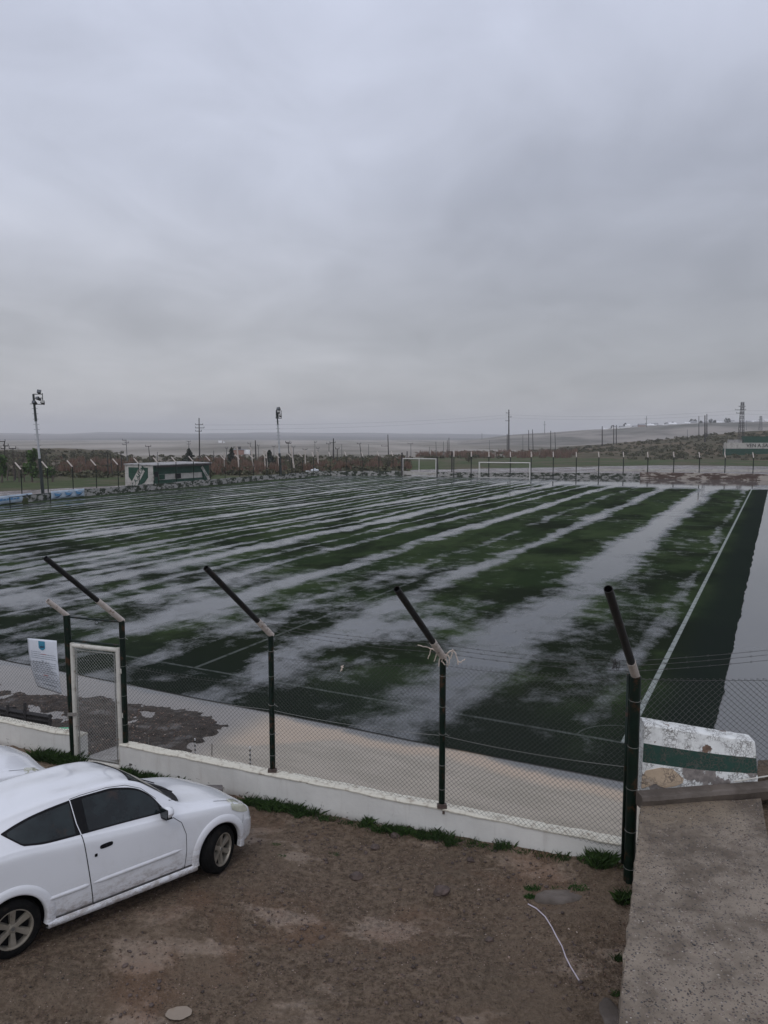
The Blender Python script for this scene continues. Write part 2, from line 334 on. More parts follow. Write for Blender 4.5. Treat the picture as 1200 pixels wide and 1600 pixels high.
def peel_mat(name, paint, under, amount=.56, crack=26):
    t = NT(name); o = t.co(); wv = t.n.new('ShaderNodeVectorMath'); wv.operation = 'ADD'; nn_ = t.n.new('ShaderNodeVectorMath'); nn_.operation = 'SCALE'; nn_.inputs['Scale'].default_value = .09; t.l.new(t.noise(o, 12, 5, .7, 0, True), nn_.inputs[0]); t.l.new(o, wv.inputs[0]); t.l.new(nn_.outputs[0], wv.inputs[1]); o = wv.outputs[0]; d = t.voro(o, crack, 'DISTANCE_TO_EDGE'); d2 = t.voro(t.map(o, loc=(3, 3, 3)), crack * .45, 'DISTANCE_TO_EDGE')
    n = t.noise(o, 9, 6, .7); big = t.noise(t.map(o, loc=(1.3, .2, .4)), 3.2, 5, .6)
    col = t.mix(t.rng(n, .3, .7), tuple(k * .85 for k in paint), paint)
    cr = t.math('MAXIMUM', t.rng(d, .07, .02), t.rng(d2, .035, .01)); gate = t.rng(t.noise(o, 5, 3, .5), .38, .55)
    col = t.mix(t.math('MULTIPLY', t.math('MULTIPLY', cr, gate), .8), col, (.12, .10, .085))
    pm = t.rng(big, amount, amount + .02); und = t.mix(t.rng(n, .4, .6), under, tuple(k * .6 for k in under))
    col = t.mix(pm, col, und)
    t.bump(t.math('SUBTRACT', 1.0, t.math('MAXIMUM', t.math('MULTIPLY', cr, gate), pm)), .7, .006); return t.set(col, .65, 0, .4)
def ground_far_mat():
    t = NT('steppe ground'); c = t.co(); x, y, z = t.xyz(c)
    v = t.n.new('ShaderNodeVectorMath'); v.operation = 'LENGTH'; t.l.new(c, v.inputs[0]); d = v.outputs['Value']
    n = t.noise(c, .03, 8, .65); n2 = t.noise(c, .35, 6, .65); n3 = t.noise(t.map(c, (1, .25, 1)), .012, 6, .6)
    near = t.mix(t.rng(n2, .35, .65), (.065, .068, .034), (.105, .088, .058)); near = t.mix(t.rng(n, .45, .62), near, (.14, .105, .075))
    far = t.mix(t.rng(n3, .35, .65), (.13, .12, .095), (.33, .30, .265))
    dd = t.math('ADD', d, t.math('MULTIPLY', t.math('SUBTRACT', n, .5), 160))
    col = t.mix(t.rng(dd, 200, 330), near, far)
    t.bump(n2, .5, .4); return t.set(col, .9, 0, .2)
def scrub_hill_mat(name, a, b, c2, s=.25):
    t = NT(name); c = t.co(); n = t.noise(c, s, 8, .68); n2 = t.noise(t.map(c, loc=(9, 1, 1)), s * .35, 5, .6)
    col = t.mix(t.rng(n, .35, .65), a, b); col = t.mix(t.rng(n2, .46, .58), col, c2); t.bump(n, .6, 1.0); return t.set(col, .95, 0, .1)
def leaf_mat(name, a, b, s=1.5):
    t = NT(name); c = t.co(); inf = t.n.new('ShaderNodeNewGeometry'); r = inf.outputs['Random Per Island']
    col = t.mix(r, a, b); col = t.mix(t.rng(t.noise(c, s, 3, .5), .35, .65, 0, .5), col, tuple(k * .6 for k in a)); return t.set(col, .7, 0, .25)
def stone_mat(name, stops):
    t = NT(name); r = t.n.new('ShaderNodeNewGeometry').outputs['Random Per Island']; return t.set(t.ramp(r, stops), .42, 0, .5)

M = {}
M['turf'] = turf_mat(); M['water'] = water_mat(); M['cwater'] = clear_water_mat(); M['mud'] = mud_mat(a=(.094, .066, .043), b=(.225, .168, .118), red=(.185, .112, .070), ms=16, zones=True)
M['dirt'] = mud_mat('dark gravel bank', (.018, .015, .012), (.070, .058, .046), (.055, .040, .030), .5, 1.1)
M['slab'] = concrete_mat('exposed aggregate concrete', (.088, .067, .047), (.212, .168, .120), .95, .45)
M['kerb'] = concrete_mat('brown cement', (.070, .055, .043), (.13, .105, .085), 0, .35)
M['conc'] = concrete_mat('grey concrete', (.20, .185, .165), (.28, .26, .235), 0, .4)
M['wall'] = wall_paint_mat(); M['cap'] = cap_mat()
M['green'] = simple('dark green pipe paint', (.0028, .011, .0065), .42, .3, 9, 0, (.05, .024, .012), .42, .25, .25)
M['pipe'] = simple('bare dark steel pipe', (.009, .009, .009), .5, .4, 14, 0, (.02, .013, .01), .5, .2, .3)
M['whitepipe'] = simple('chipped white pipe paint', (.52, .46, .41), .5, .12, 12, 0, (.20, .13, .09), .35, .2)
M['gatewhite'] = simple('cream gate paint', (.54, .52, .46), .5, .1, 10, 0, (.22, .16, .11), .25, .1)
M['wire'] = simple('galvanised wire', (.07, .068, .065), .5, .3, 30, .3)
M['wirelt'] = simple('bright gate wire', (.30, .30, .28), .45, .2, 30, .4)
def carpaint():
    t = NT('white car paint'); c = t.co(); z = t.xyz(c)[2]; n = t.noise(t.map(c, (1, 1, 2)), 9, 7, .7); f = t.noise(c, 60, 4, .7)
    col = t.mix(t.rng(t.noise(c, 1.3, 3, .5), .3, .7), (.73, .74, .76), (.77, .78, .80))
    d = t.math('MULTIPLY', t.rng(z, .62, .16), t.rng(t.math('ADD', n, t.math('MULTIPLY', f, .25)), .50, .78)); col = t.mix(t.math('MULTIPLY', d, .75), col, (.24, .19, .15))
    d2 = t.rng(t.noise(t.map(c, loc=(3, 1, 2)), 3.5, 6, .7), .5, .75, 0, .16); col = t.mix(d2, col, (.42, .40, .36))
    t.set(col, None, 0, .5, .8); t.put(t.b.inputs['Roughness'], t.math('ADD', .25, t.math('MULTIPLY', d, .5))); t.put(t.b.inputs['Coat Roughness'], .06); return t.mat
M['carpaint'] = carpaint()
M['glass'] = simple('dark car glass', (.010, .015, .016), .04, .6, 3.5, 0, (.028, .020, .016), .2, 0, .42, 0)
M['black'] = simple('black trim', (.004, .004, .005), .6, .2, 20, 0, None, 0, 0, .2)
M['gap'] = simple('dark panel gap', (.010, .010, .011), .8, .1, 20)
M['tyre'] = simple('tyre rubber', (.006, .006, .006), .85, .25, 20, 0, (.02, .016, .013), .3, .3, .15)
M['alloy'] = simple('dusty silver alloy', (.33, .30, .25), .42, .15, 12, .55, (.13, .10, .08), .3)
M['lens'] = simple('yellowed headlight lens', (.46, .46, .36), .08, .1, 12, 0, None, 0, 0, .8, 1)
M['chrome'] = simple('headlight bowl', (.30, .31, .31), .15, .1, 20, .8)
M['dkwood'] = simple('weathered black timber', (.016, .014, .014), .6, .4, 12, 0, None, 0, .4)
M['bottle'] = simple('green plastic bottle', (.10, .42, .22), .2, .2, 8)
M['paper'] = simple('laminated white notice', (.62, .65, .70), .3, .05, 5, 0, (.45, .47, .50), .3)
M['ink'] = simple('grey print', (.22, .25, .29), .6); M['redink'] = simple('red print', (.50, .08, .07), .6); M['blueink'] = simple('blue crest print', (.03, .20, .30), .5, .4, 60)
M['darkblue'] = simple('dark blue print', (.015, .05, .09), .5)
M['cable'] = simple('lilac white cable', (.52, .47, .52), .45, .1, 10)
M['strip'] = simple('frayed plastic strips', (.62, .52, .44), .6, .15, 20)
M['rock'] = simple('brown stone', (.085, .06, .05), .7, .4, 8, 0, None, 0, .6)
M['block'] = concrete_mat('rubble block', (.10, .09, .085), (.18, .16, .15), 0, .3)
M['stripew'] = simple('white stake band', (.6, .6, .6), .5); M['stripeb'] = simple('black stake band', (.02, .02, .02), .5)
M['puddle'] = simple('tan puddle water', (.23, .18, .13), .04, .1, 2)
M['polewood'] = simple('dark utility pole timber', (.030, .026, .024), .8, .3, 2)
M['polecon'] = simple('grey concrete pole', (.12, .12, .12), .8, .15, 2)
M['mastwhite'] = simple('faded white mast paint', (.42, .43, .44), .5, .1, 3); M['mastdark'] = simple('dark mast paint', (.012, .020, .018), .5, .2, 3)
M['lamp'] = simple('black floodlight housing', (.012, .012, .014), .5); M['lampglass'] = simple('floodlight glass', (.10, .11, .12), .15)
M['goal'] = simple('white goal paint', (.68, .66, .62), .5, .06, 4, 0, (.4, .33, .28), .2)
M['shedgreen'] = simple('shed green paint', (.006, .050, .028), .7, .2, 1.5, 0, (.03, .07, .05), .4)
M['shedwhite'] = simple('shed white paint', (.46, .44, .40), .7, .12, 1.5, 0, (.25, .22, .19), .4)
M['opening'] = simple('unlit opening', (.006, .007, .008), .9)
M['sheet'] = simple('weathered roof sheet', (.30, .29, .28), .5, .3, 1, 0, (.10, .07, .05), .5)
M['sheetdark'] = simple('dark roof fascia', (.035, .028, .025), .7, .3, 2)
M['banner'] = simple('pale blue banner', (.44, .53, .62), .55, .06, 2); M['banblue'] = simple('blue banner print', (.10, .27, .48), .5); M['bannavy'] = simple('navy banner print', (.012, .035, .10), .5)
M['tank'] = simple('white tank', (.62, .64, .66), .4, .05, 3)
M['farbrick'] = simple('brick house wall', (.30, .18, .145), .9, .15, .6)
M['farwhite'] = simple('pale house wall', (.78, .78, .78), .9, .15, .2); M['farroof'] = simple('grey house roof', (.26, .26, .27), .9, .15, .2)
M['lowwall'] = (lambda: (lambda t: (lambda c: t.set(t.mix(t.rng(t.noise(t.map(c, (1, 1, 2)), 1.1, 7, .75), .47, .53), (.36, .35, .33), (.035, .045, .028)), .8, 0, .2))(t.co()))(NT('mottled low wall paint')))()
M['bank'] = (lambda: (lambda t: (lambda c: (t.bump(t.noise(c, 1.2, 6, .7), .8, .2), t.set(t.mix(t.rng(t.noise(t.map(c, (.5, .5, 2)), 1.0, 7, .7), .5, .58), (.105, .072, .058), (.44, .39, .34)), .85, 0, .2))[1])(t.co()))(NT('crumbling bank wall')))()
M['ground'] = ground_far_mat()
M['grassfar'] = scrub_hill_mat('far short grass', (.045, .062, .024), (.070, .088, .036), (.090, .082, .050), .25)
M['track'] = (lambda: (lambda t: (lambda c: (t.bump(t.noise(c, 1.5, 6, .7), .5, .1), t.put(t.b.inputs['Roughness'], t.rng(t.noise(t.map(c, (.5, 1, 1)), .35, 6, .65), .45, .55, .7, .15)), t.set(t.mix(t.rng(t.noise(c, .8, 7, .7), .42, .58), (.065, .052, .044), (.20, .165, .15)), None, 0, .5))[2])(t.co()))(NT('wet stony track')))()
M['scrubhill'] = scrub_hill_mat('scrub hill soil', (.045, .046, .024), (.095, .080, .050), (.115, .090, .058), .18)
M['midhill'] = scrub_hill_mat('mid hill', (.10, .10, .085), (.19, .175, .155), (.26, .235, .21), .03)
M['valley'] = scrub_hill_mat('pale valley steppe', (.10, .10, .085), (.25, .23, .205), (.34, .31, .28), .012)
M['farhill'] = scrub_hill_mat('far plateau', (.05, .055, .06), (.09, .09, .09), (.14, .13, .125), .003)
M['bush'] = leaf_mat('dull scrub leaves', (.055, .060, .028), (.13, .115, .065), .4)
M['bushred'] = leaf_mat('bare reddish twigs', (.12, .070, .048), (.24, .15, .105), .3)
M['leaf'] = leaf_mat('fresh green leaves', (.040, .085, .018), (.085, .14, .035), .6); M['leafdk'] = leaf_mat('dark conifer leaves', (.014, .022, .012), (.030, .040, .022), .5)
M['bark'] = simple('grey bark', (.11, .088, .072), .9, .3, 3)
M['grass'] = leaf_mat('verge grass', (.018, .040, .010), (.050, .095, .022), 4)
M['pebble'] = stone_mat('wet pebbles', [(0, (.022, .016, .013)), (.35, (.05, .032, .024)), (.7, (.12, .07, .048)), (.9, (.20, .12, .08)), (1, (.42, .34, .28))])
M['pebbleslab'] = stone_mat('slab pebbles', [(0, (.028, .028, .03)), (.4, (.06, .05, .045)), (.7, (.12, .085, .065)), (.93, (.18, .13, .10)), (1, (.42, .38, .33))])

# ------------------------------------------------------------------ SETTING: ground, pitch, water, hills
def polar_sheet(name, mat, r0, r1, nr, a0, a1, na, zf, kind='structure'):
    rs = np.geomspace(r0, r1, nr); an = np.linspace(a0, a1, na); V = []; 
    for r in rs:
        for a in an: V.append((r * math.sin(a), r * math.cos(a), zf(r, a)))
    I = np.arange(nr * na).reshape(nr, na); Fc = np.stack([I[:-1, :-1], I[:-1, 1:], I[1:, 1:], I[1:, :-1]], -1).reshape(-1, 4)
    o = nparr(name, V, Fc, mat, smooth=True); return tag(o, kind=kind)
polar_sheet('ground', M['ground'], .5, 7000, 60, -math.pi, math.pi, 73, lambda r, a: -.12)
# pitch: local frame x across, y along
def pitch_sheet(name, mat, x0, x1, y0, y1, z, nx=2, ny=2, zf=None, warp=0.0):
    xs = np.linspace(x0, x1, nx); ys = np.linspace(y0, y1, ny); mb = MB()
    P = []
    for x in xs:
        row = []
        for y in ys:
            xx, yy = x, y
            if warp and x == xs[0]: xx += warp * (fbm(0, y, .8) + .7 * fbm(3, y, 3.5)) - .0018 * y
            if warp and y == ys[0]: yy += warp * fbm(x, 5, .35)
            row.append((xx, yy, (zf(x, y) if zf else 0)))
        P.append(row)
    mb.grid(P, flip=False); o = mb.build(name, mat); o.location = (CORNER.x, CORNER.y, z)
    o.matrix_world = Matrix(((WV.x, LV.x, 0, CORNER.x), (WV.y, LV.y, 0, CORNER.y), (0, 0, 1, z), (0, 0, 0, 1)))
    me = o.data; me.flip_normals() if me.polygons[0].normal.z < 0 else None
    return tag(o, kind='structure')
turf = pitch_sheet('pitch_turf', M['turf'], -1.66, 66.5, -1.9, 99.5, .02, 60, 640, warp=.05)
WA = PA
def free_sheet(name, mat, corners, z, n=2):
    mb = MB(); mb.add([(c[0], c[1], z) for c in corners], [tuple(range(len(corners)))])
    o = mb.build(name, mat)
    if o.data.polygons[0].normal.z < 0: o.data.flip_normals()
    return tag(o, kind='structure')
# flood water between wall and turf and right of the turf (local y = distance from turf edge towards the wall)
def water_sheet():
    mb = MB(); o_ = pl(-1.9, -1.75); a = 10
    mb.add([(-45, -115.5, 0), (72, -115.5, 0), (75, 8.5, 0), (-45, 8.5, 0)], [(0, 1, 2, 3)])
    o = mb.build('flood_water', M['water'])
    ex, ey = WV, -LV
    o.matrix_world = Matrix(((ex.x, ey.x, 0, o_.x), (ex.y, ey.y, 0, o_.y), (0, 0, 1, 0.0), (0, 0, 0, 1)))
    o.data.flip_normals()
    return tag(o, kind='structure')
water_sheet()
# dark gravel bank with shallow pools, near left behind the wall
def bank_z(x, y):
    p = CORNER + WV * x + LV * y
    edge = min(1, max(0, (x - 7.9 - .5 * fbm(y, 1, .5)) / 1.0)) * min(1, max(0, (-2.35 - .75 * min(1, max(0, (x - 11.5) / 3)) - y + .3 * fbm(x, 2, .6)) / .6))
    return -.08 + .108 * edge + .055 * fbm(p.x, p.y, .75, 5) + .04 * fbm(p.x, p.y, 3.2, 5)
def bank():
    nx, ny = 260, 150; V = []
    for i in range(nx):
        for j in range(ny):
            x = 6 + 16 * i / (nx - 1); y = -9 + 7.6 * j / (ny - 1); p = CORNER + WV * x + LV * y; V.append((p.x, p.y, bank_z(x, y)))
    I = np.arange(nx * ny).reshape(nx, ny); Fc = np.stack([I[:-1, :-1], I[:-1, 1:], I[1:, 1:], I[1:, :-1]], -1).reshape(-1, 4)
    o = nparr('gravel_bank', V, Fc, M['dirt'], smooth=True)
    if o.data.polygons[0].normal.z < 0: o.data.flip_normals()
    tag(o, kind='structure')
bank()
# wall line (plan points at the photographed wall top)
WZ = 1.46
WL0, WL1 = Vector((-10.2, 14.72)), Vector((-5.16, 12.60)); WR0, WR1 = Vector((-4.37, 12.26)), Vector((3.03, 9.10))
def wall_y(x): return 12.26 + (x + 4.37) * (9.10 - 12.26) / 7.40
# car park
CARX, CARY, CARZ, CARYAW, CARROLL, CARPITCH = -4.291, 7.803, 1.223, .797, -.08, .06
from mathutils import Euler
CARROT = Euler((CARROLL, CARPITCH, CARYAW)).to_matrix(); CARN = CARROT @ Vector((0, 0, 1))
def pz0(x, y):
    z = PZ + .028 * fbm(x, y, .7, 5) + .010 * fbm(x, y, 3.2, 4)
    dw = wall_y(x) - y
    z += max(0, (x + .5) / 3.5) * .17 * max(0, 1 - dw / 1.6) + .05 * max(0, 1 - dw / .5)
    z += .05 * math.exp(-((x - 2.05) ** 2 / .16 + (y - 8.25) ** 2 / .05)) + .06 * math.exp(-((x - .8) ** 2 / .25 + (y - 8.9) ** 2 / .12)) * (1 + fbm(x, y, 4))
    for r0, rw in ((6.15, .010), (6.42, .006), (6.75, .014), (7.05, .005), (5.75, .012)): z -= .022 * math.exp(-((y - r0 - .12 * x - .08 * math.sin(x * .9)) ** 2) / rw) * max(0, .7 + .9 * fbm(x, y * .3 + r0, 1.1))
    z += .014 * fbm(x, y, 9, 3)
    z -= .045 * math.exp(-((x + 1.75) ** 2 / .05 + (y - 6.75) ** 2 / .02))
    return z
PUD = Vector((-2.05, 6.62, 1.045))
def pz(x, y):
    z = pz1(x, y); w = math.exp(-(((x - PUD.x) / .30) ** 2 + ((y - PUD.y) / .24) ** 2) ** 2)
    return z * (1 - w) + (PUD.z - .03 * math.exp(-(((x - PUD.x) / .19) ** 2 + ((y - PUD.y) / .14) ** 2) ** 2)) * w
def pz1(x, y):
    z = pz0(x, y); dx, dy = x - CARX, y - CARY; c_, s_ = math.cos(CARYAW), math.sin(CARYAW); a_, b_ = dx * c_ + dy * s_, -dx * s_ + dy * c_
    # the ground falls away from the camera towards the wall under the parked car
    e = max(0, -a_ - 1.6, a_ - 2.9) + max(0, abs(b_) - .9); w = math.exp(-(e / .95) ** 2) * min(1, max(0, (wall_y(x) - y) / .9))
    zc = CARZ - .006 - (CARN.x * dx + CARN.y * dy) / CARN.z
    return z * (1 - w) + (min(zc, 1.5) + .2 * (z - PZ)) * w
for _ in range(8):
    q_ = at(279, 1581, PUD.z); PUD.x, PUD.y = q_.x, q_.y; PUD.z = pz1(q_.x, q_.y)
def carpark():
    nx, ny = 300, 230; V = []
    for i in range(nx):
        x = -12 + 15.6 * i / (nx - 1)
        for j in range(ny):
            y = 3.5 + (wall_y(x) + .05 - 3.5) * j / (ny - 1); V.append((x, y, pz(x, y)))
    I = np.arange(nx * ny).reshape(nx, ny); Fc = np.stack([I[:-1, :-1], I[1:, :-1], I[1:, 1:], I[:-1, 1:]], -1).reshape(-1, 4)
    tag(nparr('car_park_ground', V, Fc, M['mud'], smooth=True), kind='structure')
carpark()
def ico():
    bm = bmesh.new(); bmesh.ops.create_icosphere(bm, subdivisions=1, radius=1); v = np.array([x.co[:] for x in bm.verts]); f = np.array([[q.index for q in p.verts] for p in bm.faces]); bm.free(); return v, f
IV, IF = ico()
def octa():
    return np.array([(1, 0, 0), (-1, 0, 0), (0, 1, 0), (0, -1, 0), (0, 0, 1), (0, 0, -1)], float), np.array([(0, 2, 4), (2, 1, 4), (1, 3, 4), (3, 0, 4), (2, 0, 5), (1, 2, 5), (3, 1, 5), (0, 3, 5)])
OV, OF = octa()
def scatter(name, pts, sizes, mat, base=(OV, OF), flat=.6, smooth=False):
    bv, bf = base; n = len(pts); pts = np.asarray(pts); sizes = np.asarray(sizes)
    a = rng.uniform(0, 6.28, n); ca, sa = np.cos(a), np.sin(a)
    sx = sizes * rng.uniform(.7, 1.4, n); sy = sizes * rng.uniform(.6, 1.1, n); sz = sizes * flat * rng.uniform(.7, 1.2, n)
    j = 1 + rng.uniform(-.25, .25, (n, len(bv), 3)); B = bv[None] * j
    X = B[..., 0] * sx[:, None]; Y = B[..., 1] * sy[:, None]; Z = B[..., 2] * sz[:, None]
    V = np.stack([X * ca[:, None] - Y * sa[:, None], X * sa[:, None] + Y * ca[:, None], Z], -1) + pts[:, None]
    Fc = bf[None] + (np.arange(n) * len(bv))[:, None, None]
    return nparr(name, V.reshape(-1, 3), Fc.reshape(-1, 3), mat, smooth=smooth)
def gravel():
    P, S = [], []
    while len(P) < 26000:
        x = random.uniform(-5.0, 3.2); y = random.uniform(4.8, wall_y(x) - .02)
        if abs(x) > .62 * y + .3: continue
        d = .5 + .9 * fbm(x, y, .8, 4) + .6 * fbm(x + 9, y, 3, 3)
        if y < 6.9 + .12 * x: d -= .35
        if random.random() > d: continue
        s = random.choice((.004, .006, .008)) * random.uniform(.7, 1.4)
        if random.random() < .02: s *= 2.0
        P.append((x, y, pz(x, y) + s * .2)); S.append(s)
    o = scatter('loose_gravel', P, S, M['pebble']); tag(o, 'fine reddish brown gravel strewn over the wet car park', 'gravel', kind='stuff')
    P, S = [], []
    while len(P) < 900:
        x = random.uniform(-4.5, 3.1); y = random.uniform(5.0, wall_y(x) - .02)
        if random.random() > .25 + 1.1 * fbm(x + 3, y, 1.1, 4) + (.5 if wall_y(x) - y < .7 else 0): continue
        s = .011 * (1 + abs(random.gauss(0, .9))); P.append((x, y, pz(x, y) + s * .15)); S.append(s)
    tag(scatter('mud_clods', P, S, M['rock'], (IV, IF), .55, True), 'small dark mud clods and stones strewn over the car park', 'clods', kind='stuff')
    P, S = [], []
    for _ in range(9000):
        W_, L_ = random.uniform(8.5, 20), random.uniform(-8.5, -2.9); p = CORNER + WV * W_ + LV * L_
        bz = bank_z(W_, L_)
        if bz < -.012: continue
        s = random.uniform(.010, .03); P.append((p.x, p.y, bz)); S.append(s)
    tag(scatter('bank_gravel', P, S, M['pebble']), 'dark coarse gravel on the bank behind the white wall', 'gravel', kind='stuff')
gravel()
free_sheet('mud_track', M['track'], [pl(97, 72), pl(112, 72), pl(175, 20), pl(185, -90), pl(118, -90), pl(116, 2), pl(114, 40)], -.06)
free_sheet('mud_track', M['track'], [pl(20, 66.6), pl(-20, 66.6), pl(-30, 90), pl(35, 84), pl(70, 74), pl(100, 72), pl(99, 66.6)], -.06)
free_sheet('grass_field', M['grassfar'], [pl(-30, 88), pl(35, 83), pl(70, 74), pl(97, 74), pl(110, 110), pl(60, 130), pl(-30, 140)], -.09)
free_sheet('grass_field', M['grassfar'], [pl(98, 66), pl(112, 58), pl(170, 20), pl(185, -60), pl(185, -140), pl(330, -140), pl(300, 40), pl(180, 120)], -.10)
def azx(a): return 600 + F * math.tan(a) / 1.0
def ridge(name, mat, rc, r0, r1, prof, nz, amp, sc, a0, a1):
    xs, ys = zip(*prof)
    def zf(r, a):
        yc = np.interp(600 + F * math.tan(a) * CT, xs, ys); zc = CAMH + (HORY - yc) / F * rc * math.cos(a)
        zc += .12
        k = (r - r0) / (rc - r0) if r < rc else 1 - .5 * (r - rc) / (r1 - rc); k = max(0, min(1, k)); k = k * k * (3 - 2 * k)
        return -.15 + zc * k + amp * k * fbm(r * math.sin(a), r * math.cos(a), sc, 5)
    polar_sheet(name, mat, r0, r1, nz, R(a0), R(a1), 260, zf)
    return zf
zf_scrub = ridge('scrub_hill', M['scrubhill'], 400, 235, 560, [(-900, 712), (500, 712), (640, 709), (720, 706), (860, 704), (930, 697), (1003, 690), (1087, 683), (1143, 677), (1200, 673), (1500, 660), (2600, 655)], 46, .9, .03, -48, 60)
zf_mound = ridge('left_mound', M['scrubhill'], 300, 215, 420, [(-900, 712), (-100, 708), (40, 709), (72, 704), (100, 704), (125, 706), (142, 709), (165, 708), (190, 713), (215, 719), (240, 723), (900, 724)], 40, .9, .04, -48, -14)
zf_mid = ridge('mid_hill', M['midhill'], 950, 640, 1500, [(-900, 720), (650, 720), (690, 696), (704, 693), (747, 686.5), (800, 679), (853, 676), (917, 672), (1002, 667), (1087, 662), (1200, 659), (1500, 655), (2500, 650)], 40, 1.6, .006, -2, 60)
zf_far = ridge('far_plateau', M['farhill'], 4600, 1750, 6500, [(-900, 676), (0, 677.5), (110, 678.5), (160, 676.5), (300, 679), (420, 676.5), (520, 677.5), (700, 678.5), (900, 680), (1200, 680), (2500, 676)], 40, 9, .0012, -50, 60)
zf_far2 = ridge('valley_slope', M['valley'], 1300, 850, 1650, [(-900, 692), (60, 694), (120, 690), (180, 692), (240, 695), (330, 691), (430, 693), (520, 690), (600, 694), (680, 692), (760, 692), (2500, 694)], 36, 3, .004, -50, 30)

# ------------------------------------------------------------------ FAR VEGETATION
def cards(n, cx, cy, cz, rx, ry, rz, size, vertical=False):
    """n small crossed leaf faces in an ellipsoid"""
    u = rng.normal(size=(n, 3)); u /= np.linalg.norm(u, axis=1)[:, None]; rr = rng.uniform(.25, 1, n) ** .5
    c = u * rr[:, None] * np.array([rx, ry, rz]) + np.array([cx, cy, cz])
    s = size * rng.uniform(.6, 1.4, n)
    if vertical:
        d1 = np.stack([rng.normal(0, .12, n), rng.normal(0, .12, n), np.ones(n)], -1) * (s * 3.2)[:, None]
        a = rng.uniform(0, 6.28, n); d2 = np.stack([np.cos(a), np.sin(a), np.zeros(n)], -1) * (s * .28)[:, None]
    else:
        d1 = rng.normal(size=(n, 3)); d1 /= np.linalg.norm(d1, axis=1)[:, None]; d2 = np.cross(d1, rng.normal(size=(n, 3))); d2 /= np.linalg.norm(d2, axis=1)[:, None]
        d1 *= s[:, None]; d2 *= (s * .7)[:, None]
    V = np.stack([c - d1, c + d2, c + d1, c - d2], 1).reshape(-1, 3)
    return V, np.arange(4 * n).reshape(-1, 4)
def merge(parts):
    Vs, Fs, b = [], [], 0
    for V, Fc in parts: Vs.append(V); Fs.append(Fc + b); b += len(V)
    return np.concatenate(Vs), np.concatenate(Fs)
def scrub(name, mat, spots, n, size, label, cat='scrub', vertical=False, flat=.6):
    parts = []
    for (p, r) in spots: parts.append(cards(n, p.x, p.y, p.z + r * flat * .6, r, r, r * flat, size * r, vertical))
    V, Fc = merge(parts); return tag(nparr(name, V, Fc, mat), label, cat, kind='stuff')
def gz(x, y):
    r = math.hypot(x, y); a = math.atan2(x, y); return max(-.1, zf_scrub(r, a)) if 235 < r < 560 else -.1
sp = []
for _ in range(1500):
    x = random.uniform(-60, 640); p = at(x, random.uniform(707 if x < 190 else 713, 746), 0)
    # keep out of the mown strip near the fence
    if x < 230 and p.y < 119: continue
    if x > 330 and p.y < 131: continue
    p.z = gz(p.x, p.y) ; sp.append((p, random.uniform(.4, 1.05)))
for _ in range(260):
    x = random.uniform(-60, 215); r = random.uniform(225, 310); a = math.atan((x - 600) / (F * CT)); q = Vector((r * math.sin(a), r * math.cos(a), zf_mound(r, a))); sp.append((q, random.uniform(.5, 1.3)))
scrub('low_scrub', M['bush'], sp, 46, .30, 'dull green and brown low scrub beyond the left fence')
sp = []
for _ in range(330):
    x = random.choice([random.uniform(88, 215), random.uniform(300, 445), random.uniform(470, 640)]); p = at(x, random.uniform(719, 741), 0)
    if p.y < (126 if x < 215 else 133): continue
    p.z = -.1
    if fbm(p.x, p.y, .03, 3) < -.15 + .2 * random.random(): continue
    sp.append((p, random.uniform(.6, 1.15)))
scrub('red_thicket', M['bushred'], sp, 70, .22, 'reddish brown bare thicket behind the green and white shed', 'thicket', True, .75)
sp = []
for _ in range(1500):
    x = random.uniform(640, 1260); r = random.uniform(240, 410); a = math.atan((x - 600) / (F * CT))
    px_, py_ = r * math.sin(a), r * math.cos(a)
    if fbm(px_, py_, .02, 3) < -.12 + .1 * random.random(): continue
    sp.append((Vector((px_, py_, zf_scrub(r, a))), random.uniform(.35, 1.1)))
scrub('hill_scrub', M['bush'], sp, 34, .32, 'brown green scrub covering the low hill at right')
sp = []
for _ in range(260):
    x = random.uniform(650, 900); r = random.uniform(245, 330); a = math.atan((x - 600) / (F * CT))
    sp.append((Vector((r * math.sin(a), r * math.cos(a), zf_scrub(r, a))), random.uniform(.6, 1.2)))
scrub('rust_scrub', M['bushred'], sp, 40, .26, 'rust brown dry scrub at the foot of the low hill', 'scrub', True, .8)

